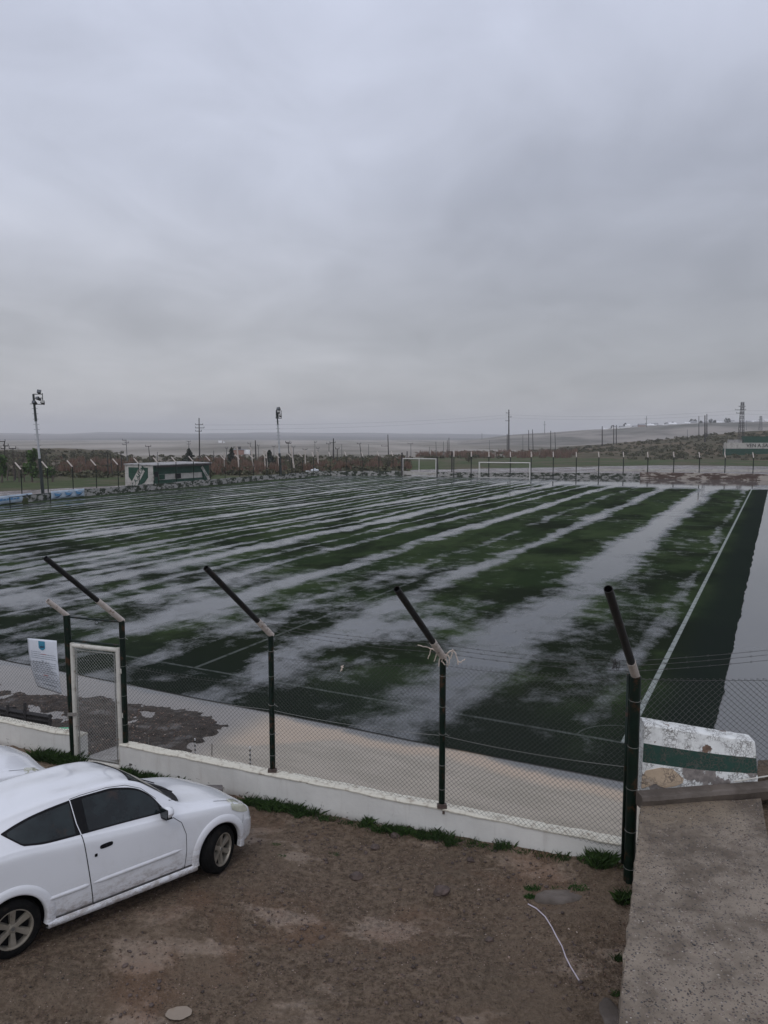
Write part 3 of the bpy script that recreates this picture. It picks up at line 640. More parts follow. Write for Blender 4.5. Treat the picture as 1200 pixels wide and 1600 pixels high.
def tree(name, x, ytop, ybase, wpx, kind, label, group=None):
    b = at(x, ybase, 0); Y = b.y; top = atY(x, ytop, Y).z; H = top + .1; w = wpx / 1200 * Y / 2
    t = empty(name, (b.x, b.y, -.1), 0, label, 'tree' if kind != 'bush' else 'bush', group)
    mb = MB(); sd_ = random.random() * 99
    if kind == 'poplar':
        mb.path([(0, 0, 0), (.05, 0, H * .5), (0, .05, H)], [.09, .06, .02])
        br = MB()
        for k in range(60):
            z0 = random.uniform(.12, .85) * H; a = random.uniform(0, 6.28); l = random.uniform(.12, .3) * H * (1 - z0 / H * .5)
            d = Vector((math.cos(a) * w * .9, math.sin(a) * w * .9, l)); 
            br.path([(0, 0, z0), (d.x * .7, d.y * .7, z0 + l * .45), (d.x, d.y, z0 + l)], [.02, .012, .006], 4)
        mb.build('trunk', M['bark'], t); br.build('crown', M['bark'], t)
    else:
        n = {'green': 420, 'conifer': 420, 'bush': 260}[kind]; mat = M['leafdk'] if kind == 'conifer' else (M['leaf'] if kind == 'green' else M['bush'])
        mb.path([(0, 0, 0), (.1 * w, 0, H * .4), (-.1 * w, .1, H * .8)], [.16, .12, .03])
        for k in range(7):
            a = k * .9 + sd_; z0 = H * random.uniform(.2, .5); mb.path([(0, 0, z0), (math.cos(a) * w * .6, math.sin(a) * w * .6, z0 + H * .28)], [.06, .02], 5)
        mb.build('trunk', M['bark'], t); parts = []
        for k in range(9):
            a = random.uniform(0, 6.28); rr = random.uniform(0, .62) * w
            if kind == 'conifer': z0 = H * (.15 + .78 * k / 8); sc = (1 - k / 9.5); parts.append(cards(n // 9, rr * .3 * math.cos(a), rr * .3 * math.sin(a), z0, w * sc, w * sc, H * .09, .09 * H))
            else: z0 = H * random.uniform(.3 if kind == 'green' else .15, .82); parts.append(cards(n // 9, rr * math.cos(a), rr * math.sin(a), z0, w * .45, w * .45, H * .17, .055 * H))
        V, Fc = merge(parts); nparr('crown', V, Fc, mat, t)
    return t
for k, (x, yt, yb, w) in enumerate([(22, 701, 751, 10), (30, 699, 752, 9), (12, 706, 750, 9), (38, 703, 752, 8), (60, 706, 746, 10), (88, 712, 742, 9)]):
    tree('poplar_tree', x, yt, yb, w, 'poplar', ['bare slender poplar, second of the row left of the tall floodlight mast', 'tallest bare poplar left of the tall floodlight mast', 'bare poplar at the far left beside the green tree', 'bare poplar nearest the leafy tree by the left mast', 'thin bare tree just behind the left floodlight mast', 'short bare tree right of the left floodlight mast'][k], 'bare trees beyond the left fence')
tree('leafy_tree', 50, 700, 752, 26, 'green', 'fresh green leafy tree beside the left floodlight mast')
tree('leafy_tree', 3, 705, 753, 20, 'green', 'fresh green tree cut by the left edge of the photo')
tree('leafy_bush', 82, 728, 752, 22, 'green', 'round bright green bush right of the left mast')
tree('dark_conifer', 296, 702, 724, 22, 'conifer', 'dark conifer rising behind the shed roof')
tree('dark_conifer', 362, 700, 722, 14, 'conifer', 'dark conifer at the left side of the brick house')
tree('dark_conifer', 421, 704, 724, 20, 'conifer', 'dark conifer behind the white leaning poles left of the middle mast')
tree('dark_bush', 606, 710, 728, 36, 'bush', 'dark rounded bush left of the boxed goal')
tree('dark_bush', 732, 705, 722, 18, 'bush', 'small black-green bush between the two goals')
tree('dark_bush', 1105, 682, 703, 34, 'bush', 'dark bush beside the twin poles on the low hill')
tree('dark_bush', 545, 712, 728, 30, 'bush', 'low dark bush right of the tank trailer')

# ------------------------------------------------------------------ UTILITY POLES
def upole(x, yt, yb, arms, label, rpx=1.2, lean=0.0, mat='polewood', zb=None, Yd=None, group='utility poles beyond the pitch', name='utility_pole', steel=False):
    if Yd is None: b = at(x, yb, 0)
    else: b = atY(x, yb, Yd)
    Y = b.y; s = Y / 1200; tp = atY(x + lean, yt, Y); H = tp.z - b.z + .2
    t = empty(name, (b.x, b.y, b.z - .2), 0, label, 'utility pole', group)
    r = max(.10, rpx * s / 2); top = Vector((tp.x - b.x, 0, H))
    if steel:
        mb = MB(); w = r * 1.7
        cs = [(-w, -w), (w, -w), (w, w), (-w, w)]
        for (cx, cy) in cs: mb.tube((cx, cy, 0), (cx * .45, cy * .45, H), r * .17, n=4)
        N_ = 9
        for k in range(N_):
            z0, z1 = H * k / N_, H * (k + 1) / N_; f0, f1 = 1 - .55 * k / N_, 1 - .55 * (k + 1) / N_
            for i in range(4):
                a, b2 = cs[i], cs[(i + 1) % 4]; mb.tube((a[0] * f0, a[1] * f0, z0), (b2[0] * f1, b2[1] * f1, z1), r * .09, n=4); mb.tube((b2[0] * f0, b2[1] * f0, z0), (a[0] * f1, a[1] * f1, z1), r * .09, n=4)
        mb.build('lattice_shaft', M[mat], t)
    else:
        MB().tube((0, 0, 0), top, r * 1.15, r * .7, n=7).build('shaft', M[mat], t)
    for (yy, l, rr_) in arms:                     # px y, px left, px right
        z = (yb - yy) * s + .2; k = z / H; cx = top.x * k
        mb = MB(); mb.box((cx + (rr_ - l) * s / 2, 0, z), ((l + rr_) * s, .12, .10 + .25 * s))
        cr = mb.build('crossarm', M[mat], t)
        for q in (-l, rr_):
            if q: MB().tube((cx + q * s * .95, 0, z), (cx + q * s * .95, 0, z + .3 + .5 * s), .05 + .05 * s, n=5).build('insulator', M[mat], cr)
    return t
UP = [
 (8, 689, 746, [(690, 8, 1), (697, 2, 6), (701, 6, 1)], 'dark pole with three staggered arms at the far left edge', 1.6, -1),
 (24, 700, 749, [(701, 6, 5)], 'T-shaped pole before the bare poplars at far left', 1.5, -4),
 (72, 708, 732, [], 'short plain pole just right of the left floodlight mast', 1),
 (134, 715, 730, [], 'short stub pole above the red thicket', 1),
 (169, 709, 742, [], 'left one of the paired plain posts left of the shed', 1.6, -1),
 (176, 708, 742, [], 'leaning right one of the paired plain posts left of the shed', 1.6, -4),
 (191, 708, 740, [], 'plain post between the paired posts and the shed', 1.3, -2),
 (199, 687, 722, [(688, 6, 0), (692, 2, 4), (695, 6, 0)], 'grey pole with hooked brackets left of the shed', 1.2, -2, 'polecon'),
 (235, 697, 722, [(697.5, 5, 4)], 'T-shaped pole behind the left end of the shed roof', 1.3, -3),
 (246, 706, 722, [], 'faint thin post behind the shed roof', .8, 0, 'polecon'),
 (295, 689, 708, [(690, 3, 3), (694, 3, 3)], 'grey ladder-headed pole above the dark conifer', 1.2, 0, 'polecon'),
 (312, 653, 720, [(664, 6, 6), (669, 6, 8), (674, 6, 4)], 'tall dark pole with three crossarms behind the shed', 2.0, -1),
 (354, 700, 722, [(700.5, 2, 2)], 'short pole left of the brick house', 1.0, 0, 'polecon'),
 (334, 704, 722, [], 'short stub pole right of the tall three-armed pole', 1),
 (392, 693, 722, [(693.5, 4, 1)], 'grey hooked pole right of the brick house', 1, -1, 'polecon'),
 (400, 688, 722, [], 'thick plain dark pole left of the middle floodlight mast', 2.0, -1),
 (404, 696, 716, [(696.5, 2, 1)], 'thin grey pole beside the thick plain pole', .8, 0, 'polecon'),
 (428, 697, 712, [(697.5, 3, 2)], 'faint pole close left of the middle floodlight mast', .8, 0, 'polecon'),
 (453, 691, 727, [(691.5, 4, 3), (693, 3, 5)], 'dark T-shaped pole right of the middle floodlight mast', 1.5, -3),
 (458, 698, 724, [(698.5, 3, 2)], 'grey pole leaning beside the dark T-shaped pole', 1.2, 1, 'polecon'),
 (477, 702, 722, [(702.5, 4, 3)], 'short pale T-shaped pole above the tank trailer', 1.0, 0, 'polecon'),
 (492, 690, 712, [(691, 1, 3)], 'faint hazy pole above the tank trailer', .8, 0, 'polecon'),
 (497, 700, 716, [(700.5, 3, 2)], 'short pole right of the tank trailer', 1.0, 0, 'polecon'),
 (514, 693, 715, [(693.5, 4, 3)], 'T-shaped pole left of the thick pole in the middle', 1.0),
 (521, 685, 722, [(692, 6, 3)], 'thick dark pole with one arm in the middle of the skyline', 2.2),
 (527, 701, 730, [(701.5, 3, 3)], 'short dark T-shaped pole right of the thick middle pole', 1.5),
 (534, 694, 714, [], 'thin grey pole right of the thick middle pole', .8, 0, 'polecon'),
 (565, 693, 715, [(693.5, 4, 2)], 'dark bracket pole above the reddish shrubs in the middle', 1.3, -3),
 (576, 694, 712, [], 'faint plain pole left of the boxed goal', .8, 0, 'polecon'),
 (607, 679, 710, [(697, 11, 0)], 'dark pole with one long left arm behind the dark bush', 1.6, -1),
 (642, 693, 712, [(693.5, 5, 3)], 'T-shaped pole above the boxed goal', 1.0, 0, 'polecon'),
 (671, 698, 710, [], 'faint stub pole above the boxed goal', .8, 0, 'polecon'),
 (682, 690, 714, [], 'thin pole just right of the boxed goal', 1.0, -1, 'polecon'),
 (693, 690, 714, [], 'thin grey pole between the goals, left of a pair', .8, 0, 'polecon'),
 (699, 688, 714, [], 'left pole of the close pair between the goals', .9),
 (701.5, 684, 714, [], 'right and taller pole of the close pair between the goals', 1.2),
 (765, 688, 706, [], 'thin grey pole above the netless goal', .8, 0, 'polecon'),
 (792.5, 678, 705, [], 'shorter pole hugging the tall pole above the netless goal', 1.4),
 (795, 640, 706, [(646, 4, 1), (652, 1, 4), (658, 5, 1)], 'tallest pole with staggered arms above the netless goal', 2.2),
 (817, 680, 704, [], 'faint grey pole right of the tallest pole', .8, 0, 'polecon'),
 (826, 672, 703, [], 'left pole of the twin poles right of the tallest pole', 1.3),
 (833, 671, 703, [], 'right pole of the twin poles right of the tallest pole', 1.3, -1),
 (860.5, 673, 706, [], 'left pole of the pair standing where the low hill begins', 1.3),
 (868, 675, 706, [], 'right pole of the pair standing where the low hill begins', 1.1, -1),
]
for u in UP: upole(*u)
# poles on the hill at right, further off
for (x, yt, yb, arms, lab, r_, Yd, mt) in [
 (941, 666, 696, [], 'single pole on the left slope of the low hill', 1.6, 330, 'polewood'),
 (959, 664, 694, [], 'left pole of the twin poles on the low hill slope', 1.4, 330, 'polewood'),
 (963, 664, 694, [], 'right pole of the twin poles on the low hill slope', 1.4, 330, 'polewood'),
 (851, 658, 680, [(664, 2, 2)], 'hazy cross-shaped pole on the mid hill ridge', .9, 900, 'polecon'),
 (753, 677, 690, [], 'small hazy pole on the left end of the mid hill', .8, 900, 'polecon'),
 (1010, 650, 673, [(655, 3, 2)], 'hazy cross-shaped pole before the hilltop houses', 1.0, 850, 'polecon'),
 (1074, 671, 686, [], 'short grey post on the low hill below the houses', .9, 700, 'polecon'),
 (1092, 650, 681, [], 'thin plain pole left of the dark twin poles at right', 1.3, 380, 'polecon'),
 (1101.5, 649, 690, [], 'thick dark pole left of a twin near the slogan wall', 2.0, 300, 'polewood'),
 (1104.5, 647, 683, [], 'thinner dark pole right of a twin near the slogan wall', 1.6, 340, 'polewood'),
 (1166, 657, 672, [], 'faint grey post right of the lattice pylon', .8, 700, 'polecon')]:
    upole(x, yt, yb, arms, lab, r_, 0, mt, Yd=Yd)
upole(1157.5, 628, 690, [(636, 3, 7), (641, 9, 8), (646, 7, 3)], 'dark lattice pylon rising above the slogan wall', 4.2, 0, 'polewood', Yd=300, group=None, name='lattice_pylon', steel=True)
upole(1188, 650, 672, [(652, 2, 2), (656, 3, 3)], 'small hazy lattice pylon at the right edge', 2.6, 0, 'polecon', Yd=700, group=None, name='lattice_pylon', steel=True)
# power lines
def cable(p, q, sag, r, label):
    p, q = Vector(p), Vector(q); pts = []
    for i in range(25):
        k = i / 24; m = p.lerp(q, k); m.z -= sag * 4 * k * (1 - k); pts.append(m)
    tag(MB().path(pts, r, 4).build('power_line', M['polewood']), label, 'power line', 'power lines across the field')
TP = [((312, 664), 720), ((795, 646), 706)]
a1 = atY(312, 664, at(312, 720).y); a2 = atY(795, 648, at(795, 706).y); a3 = atY(1158, 641, 300); a0 = atY(-60, 655, 230); a4 = atY(1290, 630, 240)
for dz, nm in ((0, 'upper'), (-1.3, 'lower')):
    up = Vector((0, 0, dz))
    cable(a1 + up, a2 + up, 1.2, .015, nm + ' thin cable strung from the three-armed pole to the tallest pole')
    cable(a2 + up, a3 + up, 1.5, .015, nm + ' thin cable strung from the tallest pole to the lattice pylon')
    cable(a3 + up, a4 + up, 1.0, .015, nm + ' thin cable leaving the lattice pylon to the right')

# ------------------------------------------------------------------ FLOODLIGHT MASTS
def mast(x, xt, yt, yb, segs, lab, hd):
    b = at(x, yb, 0); Y = b.y; s = Y / 1200; H = (yb - yt) * s
    t = empty('floodlight_mast', (b.x, b.y, 0), 0, lab, 'floodlight', 'floodlight masts beside the pitch')
    lx = (xt - x) * s
    def P(k): return Vector((lx * k, 0, H * k))
    for (k0, k1, r, mt) in segs: MB().tube(P(k0), P(k1), r, r * .85, n=10).build('mast_section', M[mt], t)
    T = P(1.0)
    fr = MB()
    if hd == 0:
        w = 14 * s
        for dz, ww in ((0, w), (-6 * s, w), (-15.5 * s, w * 1.15)): fr.tube(T + Vector((0, 0, dz)), T + Vector((ww, 0, dz)), .045, n=5)
        fr.tube(T + Vector((w, 0, 1.5 * s)), T + Vector((w, 0, -15.5 * s)), .045, n=5); fr.tube(T + Vector((-6 * s, 0, -15 * s)), T + Vector((0, 0, -15 * s)), .03, n=5)
        fr.build('lamp_bracket', M['mastdark'], t)
        sp_ = [(11, 2.6, 1.15), (9.5, -7.5, .95), (3.5, -13.5, 1.0), (16, -13.5, 1.05)]
    else:
        fr.tube(T + Vector((-1.2 * s, 0, -4 * s)), T + Vector((-1.2 * s, 0, -16 * s)), .06, n=5)
        fr.tube(T + Vector((-2 * s, 0, -16 * s)), T + Vector((7.5 * s, 0, -16 * s)), .06, n=5); fr.tube(T + Vector((7 * s, 0, -4 * s)), T + Vector((7 * s, 0, -16 * s)), .04, n=5)
        fr.tube(T + Vector((2 * s, 0, -1 * s)), T + Vector((2 * s, 0, -16 * s)), .06, n=5); fr.build('lamp_bracket', M['mastdark'], t)
        sp_ = [(3.6, -2.2, 1.0), (3.4, -6.5, 1.0), (5.4, -12, .9)]
    for (dx, dz, k) in sp_:
        c = T + Vector((dx * s, -.25, dz * s)); q = 2.7 * s * k
        Mx = Matrix.Rotation(R(-25), 3, 'X') @ Matrix.Rotation(R(random.uniform(-25, 25)), 3, 'Z')
        hs = MB(); f_ = [Vector((i * q, -.28, j * q)) for i, j in ((-1, -.8), (1, -.8), (1, .8), (-1, .8))]; b_ = [Vector((i * q * .5, .3, j * q)) for i, j in ((-1, -.45), (1, -.45), (1, .45), (-1, .45))]
        hs.hexa([Mx @ v + c for v in f_], [Mx @ v + c for v in b_]); ho = hs.build('lamp_housing', M['lamp'], t, weld=True)
        g = MB(); g.add([Mx @ (v * 1.0 * Vector((.88, 1, .88)) if False else Vector((v.x * .88, v.y - .012, v.z * .88))) + c for v in f_], [(0, 1, 2, 3)]); g.build('lamp_glass', M['lampglass'], ho)
    rg = MB()
    for k in np.linspace(.45, .86, 9): rg.tube(P(k) + Vector((-.32, 0, 0)), P(k) + Vector((.32, 0, 0)), .02, n=4)
    rg.build('climbing_rung', M['mastdark'], t)
mast(67.5, 59, 617, 775, [(0, .37, .19, 'mastdark'), (.37, .735, .13, 'mastwhite'), (.735, 1.0, .14, 'mastdark')], 'tall floodlight mast beside the blue banners, dark top over white shaft', 0)
mast(439, 434, 638, 747, [(0, .355, .22, 'mastdark'), (.355, .76, .14, 'mastwhite'), (.76, .985, .12, 'mastdark')], 'floodlight mast in the middle distance near the tank trailer', 1)

# ------------------------------------------------------------------ GOALS
def goal(p0, p1, yt, lab, boxed):
    a, b = at(*p0), at(*p1); d = b - a; w = d.length; H = atY(p0[0], yt, a.y).z
    t = empty('football_goal', a, math.atan2(d.y, d.x), lab, 'goal', 'goals at the far end')
    r = .075
    for x in (0, w): MB().tube((x, 0, 0), (x, 0, H), r, n=10).build('post', M['goal'], t)
    MB().tube((-r, 0, H), (w + r, 0, H), r, n=10).build('crossbar', M['goal'], t)
    st = MB()
    for x in (.0, w): st.tube((x, 0, H), (x, .9, H - .1), .03, n=6); st.tube((x, .9, H - .1), (x, 1.7, 0), .03, n=6)
    st.tube((0, 1.7, .05), (w, 1.7, .05), .03, n=6); st.build('rear_frame', M['goal' if not boxed else 'mastdark'], t)
    if boxed:
        MB().tube((w * .5, -.12, 0), (w * .5, -.12, H), .06, n=8).build('middle_post', M['goal'], t)
        MB().hexa([(0, -.2, .1), (w, -.2, .1), (w, -.1, .1), (0, -.1, .1)], [(0, -.2, .75), (w, -.2, .55), (w, -.1, .55), (0, -.1, .75)]).build('bottom_board', M['shedwhite'], t)
goal((629.5, 742.5), (681, 743.5), 716.5, 'smaller white goal with a middle post and bottom board', True)
goal((748.5, 747), (827.5, 748), 722.5, 'wide empty white goal without a net on the flooded end', False)

# ------------------------------------------------------------------ PERIMETER WALLS AND FENCES (far)
def strip_wall(name, pts, h, th, mat, label, cat='wall', z0=-.12):
    mb = MB()
    for a, b in zip(pts[:-1], pts[1:]):
        d = (b - a); d.z = 0; n = Vector((-d.y, d.x, 0)).normalized() * th / 2
        ha = h(a) if callable(h) else h; hb = h(b) if callable(h) else h
        mb.hexa([Vector((q.x, q.y, z0)) for q in (a - n, b - n, b + n, a + n)], [Vector((a.x - n.x, a.y - n.y, ha)), Vector((b.x - n.x, b.y - n.y, hb)), Vector((b.x + n.x, b.y + n.y, hb)), Vector((a.x + n.x, a.y + n.y, ha))])
    o = mb.build(name, mat); return tag(o, label, cat)
LW = [at(-70, 797), at(0, 789), at(60, 783), at(128, 776), at(215, 768), at(330, 758), at(400, 751.5), at(480, 746)]
def seg_pts(P, n):
    out = []
    for a, b in zip(P[:-1], P[1:]): out += [a.lerp(b, k / n) for k in range(n)]
    return out + [P[-1]]
strip_wall('low_wall', seg_pts(LW, 12), lambda p: .78 + .12 * fbm(p.x, p.y, .8), .2, M['lowwall'], 'low mottled black and white wall along the left side of the pitch')
FW = [at(480, 743.6), at(627, 743)]; FW2 = [at(684, 744.5), at(760, 745), at(930, 746), at(1000, 747)]; FW3 = [at(1000, 747), at(1100, 749), at(1210, 751), at(1300, 752)]
strip_wall('low_wall', seg_pts(FW, 12), lambda p: .80 + .03 * fbm(p.x, p.y, .8), .2, M['lowwall'], 'low mottled wall behind the smaller goal and tank trailer')
strip_wall('low_wall', seg_pts(FW2, 12), lambda p: .72 + .03 * fbm(p.x, p.y, .8), .2, M['lowwall'], 'long low whitish wall behind the wide empty goal')
strip_wall('bank_wall', seg_pts(FW3, 20), lambda p: .95 + .1 * fbm(p.x, p.y, .5), .6, M['bank'], 'crumbling brown and white bank wall at the far right')
strip_wall('coping', [at(930, 742) , at(1210, 744)], .62, .25, M['shedwhite'], 'pale coping of long blocks on top of the far right bank', 'coping', .2).location.z = .45
def far_fence(pts_px, hpx, lab, lean, z0=0.0, rp=.055):
    t = empty('perimeter_fence', at(*pts_px[0]), 0, lab, 'fence'); o = t.location
    Q = []
    for (x, y) in pts_px:
        b = at(x, y); Y = b.y; h = hpx * (Y / 1200) if hpx else 3.3; Q.append((b - o, h))
        MB().tube(b - o, b - o + Vector((0, 0, h)), rp, n=6).build('fence_post', M['green'], t)
        d = Vector(lean).normalized() * .95; MB().tube(b - o + Vector((0, 0, h - .02)), b - o + Vector((0, 0, h)) + d, .075, n=6).build('post_arm', M['whitepipe'], t)
    w = MB()
    for (a, ha), (b, hb) in zip(Q[:-1], Q[1:]):
        for k in (.33, .66, 1.0): w.tube(a + Vector((0, 0, ha * k)), b + Vector((0, 0, hb * k)), .008, n=3, cap=False)
    w.build('fence_wire', M['wire'], t)
lp = []
for x in [-8, 35, 76, 115, 151.5, 185.5, 218, 248, 276, 303, 329, 352, 375, 396, 417, 437, 456, 473]:
    y = np.interp(x, [-60, 0, 60, 128, 215, 330, 400, 480], [795, 788, 782, 775, 767, 757.5, 751, 745.5]); lp.append((x, y))
far_fence(lp, 0, 'long fence of dark posts with white slanted tips along the left side', (-.75, .25, .75))
fp = [(490, 745), (516, 744), (541, 743.5), (567, 743.5), (592, 743), (614, 743)]
far_fence(fp, 0, 'fence of dark posts left of the smaller goal', (-.3, .6, .8))
fp = [(709, 745), (736, 745), (763.5, 745.5), (797, 746), (829.5, 746), (864, 746), (900, 746.5), (935, 746.5), (973.5, 746.5), (1011.5, 747), (1052, 747), (1092, 747.5), (1132, 748), (1176, 748.5), (1222, 749)]
far_fence(fp, 0, 'fence of dark posts with white tips across the far end, right of the goals', (0.05, .5, .9), rp=.075)
# thick dark posts flanking the smaller goal
for k, (x, yt, yb) in enumerate([(628, 708, 743), (683, 714, 744), (706, 706, 741), (636, 706, 728)]):
    b = at(x, yb); h = (yb - yt) * b.y / 1200
    mb_ = MB(); mb_.tube((0, 0, -.1), (0, 0, h), .13, .11, n=8); mb_.box((0, 0, h + .03), (.3, .3, .08)); o = mb_.build('thick_post', M['polewood']); o.location = b
    tag(o, ['thick dark post at the left side of the smaller goal', 'thick dark post at the right side of the smaller goal', 'thick dark post between the two goals', 'tall dark post showing through the smaller goal'][k], 'post', 'thick posts near the far goals')
# pale leaning poles
for k, (x0, x1, yt, yb, w) in enumerate([(351, 351, 708, 726, 2), (371, 374, 700, 727, 2.6), (392, 397, 700, 726, 2.4), (413, 415, 704, 728, 2.0), (416.5, 418, 706, 728, 2.0), (434, 437, 708, 727, 2.0), (455, 460, 700, 726, 2.6), (477, 477, 704, 722, 2.0), (497, 497, 707, 724, 2.0)]):
    b = at(x1, yb + 8); Y = b.y; s = Y / 1200; H = (yb + 8 - yt) * s
    mb_ = MB(); mb_.tube((0, 0, 0), ((x0 - x1) * s, 0, H), w * s / 2, w * s / 2.4, n=8); mb_.tube(((x0 - x1) * s, 0, H), ((x0 - x1) * s - .25, 0, H + .2), w * s / 3, n=6)
    o = mb_.build('pale_pole', M['whitepipe']); o.location = b
    tag(o, 'pale pole standing ' + ['behind the right end of the shed', 'before the brick house', 'left of the thick plain pole', 'left of a pair beside the dark conifer', 'right of a pair beside the dark conifer', 'close behind the middle floodlight mast', 'leaning right of the middle floodlight mast', 'left above the tank trailer', 'right above the tank trailer'][k], 'pole', 'pale poles beyond the left corner')

# ------------------------------------------------------------------ TEXT
def text(s, size, mat, parent, M4, name='lettering', depth=.02, squash=1.0, label=None):
    cu = bpy.data.curves.new(name, 'FONT'); cu.body = s; cu.size = size; cu.extrude = depth; cu.align_x = 'CENTER'; cu.align_y = 'CENTER'; cu.offset = size * .012
    tmp = bpy.data.objects.new('tmp', cu); COL.objects.link(tmp); bpy.context.view_layer.update()
    me = bpy.data.meshes.new_from_object(tmp.evaluated_get(bpy.context.evaluated_depsgraph_get())); bpy.data.objects.remove(tmp); bpy.data.curves.remove(cu)
    me.transform(M4 @ Matrix.Diagonal((squash, 1, 1, 1))); me.materials.clear(); me.materials.append(mat)
    o = bpy.data.objects.new(name, me); COL.objects.link(o); o.parent = parent
    if label: o['label'] = label
    return o
def face_m(origin, ux, uz):      # text plane: x->ux, y->uz
    ux = Vector(ux).normalized(); uz = Vector(uz).normalized(); n = ux.cross(uz)
    return Matrix(((ux.x, uz.x, n.x, origin[0]), (ux.y, uz.y, n.y, origin[1]), (ux.z, uz.z, n.z, origin[2]), (0, 0, 0, 1)))

# ------------------------------------------------------------------ SHED (changing hut)
def shed():
    a = at(240, 762.5); b = at(327, 756); d = b - a; Wd = d.length; t = empty('changing_shed', a, math.atan2(d.y, d.x), 'long green and white painted shed behind the left fence', 'shed')
    s = a.y / 1200; H = (762.5 - 727.5) * s; D = 5.2
    MB().box((Wd / 2, D / 2, H * .5), (Wd, D, H)).build('wall', M['shedwhite'], t)
    g = MB(); g.box((Wd / 2, -.03, H * .17), (Wd, .06, H * .34)); g.build('green_band', M['shedgreen'], t)
    g = MB(); g.box((Wd / 2, -.03, H * .80), (Wd, .06, H * .40)); g.build('green_band', M['shedgreen'], t)
    r = MB(); r.hexa([(-.1, -.45, H - .02), (Wd + .2, -.45, H + .0), (Wd + .2, D + .1, H + .0), (-.1, D + .1, H - .02)], [(-.1, -.45, H + .10), (Wd + .2, -.45, H + .13), (Wd + .2, D + .1, H + .20), (-.1, D + .1, H + .17)]); r.build('roof', M['sheet'], t)
    MB().box((Wd * .5, -.50, H - .12), (Wd * .98, .06, .24)).build('fascia', M['sheetdark'], t)
    MB().box((Wd * .045, -.07, H * .36), (Wd * .07, .1, H * .72)).build('doorway', M['opening'], t)
    MB().box((Wd * .035, -.14, H * .26), (Wd * .05, .06, H * .44)).build('door', M['shedgreen'], t)
    for x, m_ in ((.14, 'shedgreen'), (.42, 'opening')): MB().box((Wd * x, -.07, H * .48), (Wd * .09, .08, H * .22)).build('window', M[m_], t)
    def shield(O, U, Nn, w_, h_, txt, flip, z0):
        """O centre on the wall, U along the wall, Nn outward"""
        O, U, Nn = Vector(O), Vector(U), Vector(Nn); Z = Vector((0, 0, 1))
        P = [(-w_ / 2, h_ / 2), (w_ / 2, h_ / 2), (w_ / 2, -h_ * .02), (w_ * .30, -h_ * .32), (0, -h_ / 2), (-w_ * .30, -h_ * .32), (-w_ / 2, -h_ * .02)]; n = len(P)
        f = [O + U * p + Z * q + Nn * .05 for p, q in P]; bk = [v - Nn * .05 for v in f]
        sh = MB().add(f + bk, [tuple(range(n)), tuple(range(n, 2 * n))[::-1]] + [(i, i + n, (i + 1) % n + n, (i + 1) % n) for i in range(n)]).build('painted_shield', M['shedgreen'], t)
        an = R(52) * (-1 if flip else 1); dr = U * math.cos(an) + Z * math.sin(an); up = -U * math.sin(an) + Z * math.cos(an)
        L2, W2 = h_ * .56, w_ * .15
        q = [O + dr * i * L2 + up * j * W2 + Nn * .075 for i, j in ((-1, -1), (1, -1), (1, 1), (-1, 1))]; q2 = [v - Nn * .02 for v in q]
        MB().hexa(q2, q).build('diagonal_band', M['shedwhite'], sh)
        text(txt, w_ * .235, M['shedgreen'], sh, face_m(O + Nn * .08, dr, up), depth=.006, squash=.92)
    shield((-.0, D * .52, H * .48), (0, -1, 0), (-1, 0, 0), D * .68, H * .84, 'C.A.ALUM', False, 0)
    shield((Wd * .925, -.06, H * .50), (1, 0, 0), (0, -1, 0), Wd * .135, H * .80, 'ALUM', True, 0)
shed()

# ------------------------------------------------------------------ SLOGAN WALL at right
def slogan():
    Y = 245.0; a = atY(1131, 712, Y); t = empty('slogan_building', (a.x, Y, -.1), 0, 'green building front with a white band of black letters at the right edge', 'building')
    s = Y / 1200; Wd = 26; X = lambda px: (px - 1131) * s; Z = lambda py: a.z + .1 + (712 - py) * s
    MB().box((X(1134) + Wd / 2, 1.2, (Z(701) - 0) / 2), (Wd, 2.4, Z(701))).build('wall', M['shedgreen'], t)
    MB().box((X(1135) + Wd / 2, 1.2 - .03, (Z(692) + Z(701)) / 2), (Wd, 2.4, Z(692) - Z(701))).build('white_band', M['shedwhite'], t)
    MB().box((X(1163) + Wd / 2, 1.6, (Z(682) + Z(692)) / 2), (Wd, 2, Z(682) - Z(692))).build('upper_wall', M['shedgreen'], t)
    MB().box((X(1150), 1.5, (Z(687) + Z(692)) / 2), (X(1160) - X(1140) , 1.6, Z(687) - Z(692))).build('grey_annex', M['sheet'], t)
    MB().box((X(1133), .3, Z(697) / 2 + .2), (.25, .25, Z(687))).build('corner_post', M['shedwhite'], t)
    text('VEN A SABER', 1.6, M['black'], t, face_m((X(1189), -.05, (Z(692) + Z(701)) / 2 + .02), (1, 0, 0), (0, 0, 1)), depth=.01, squash=1.02)
slogan()

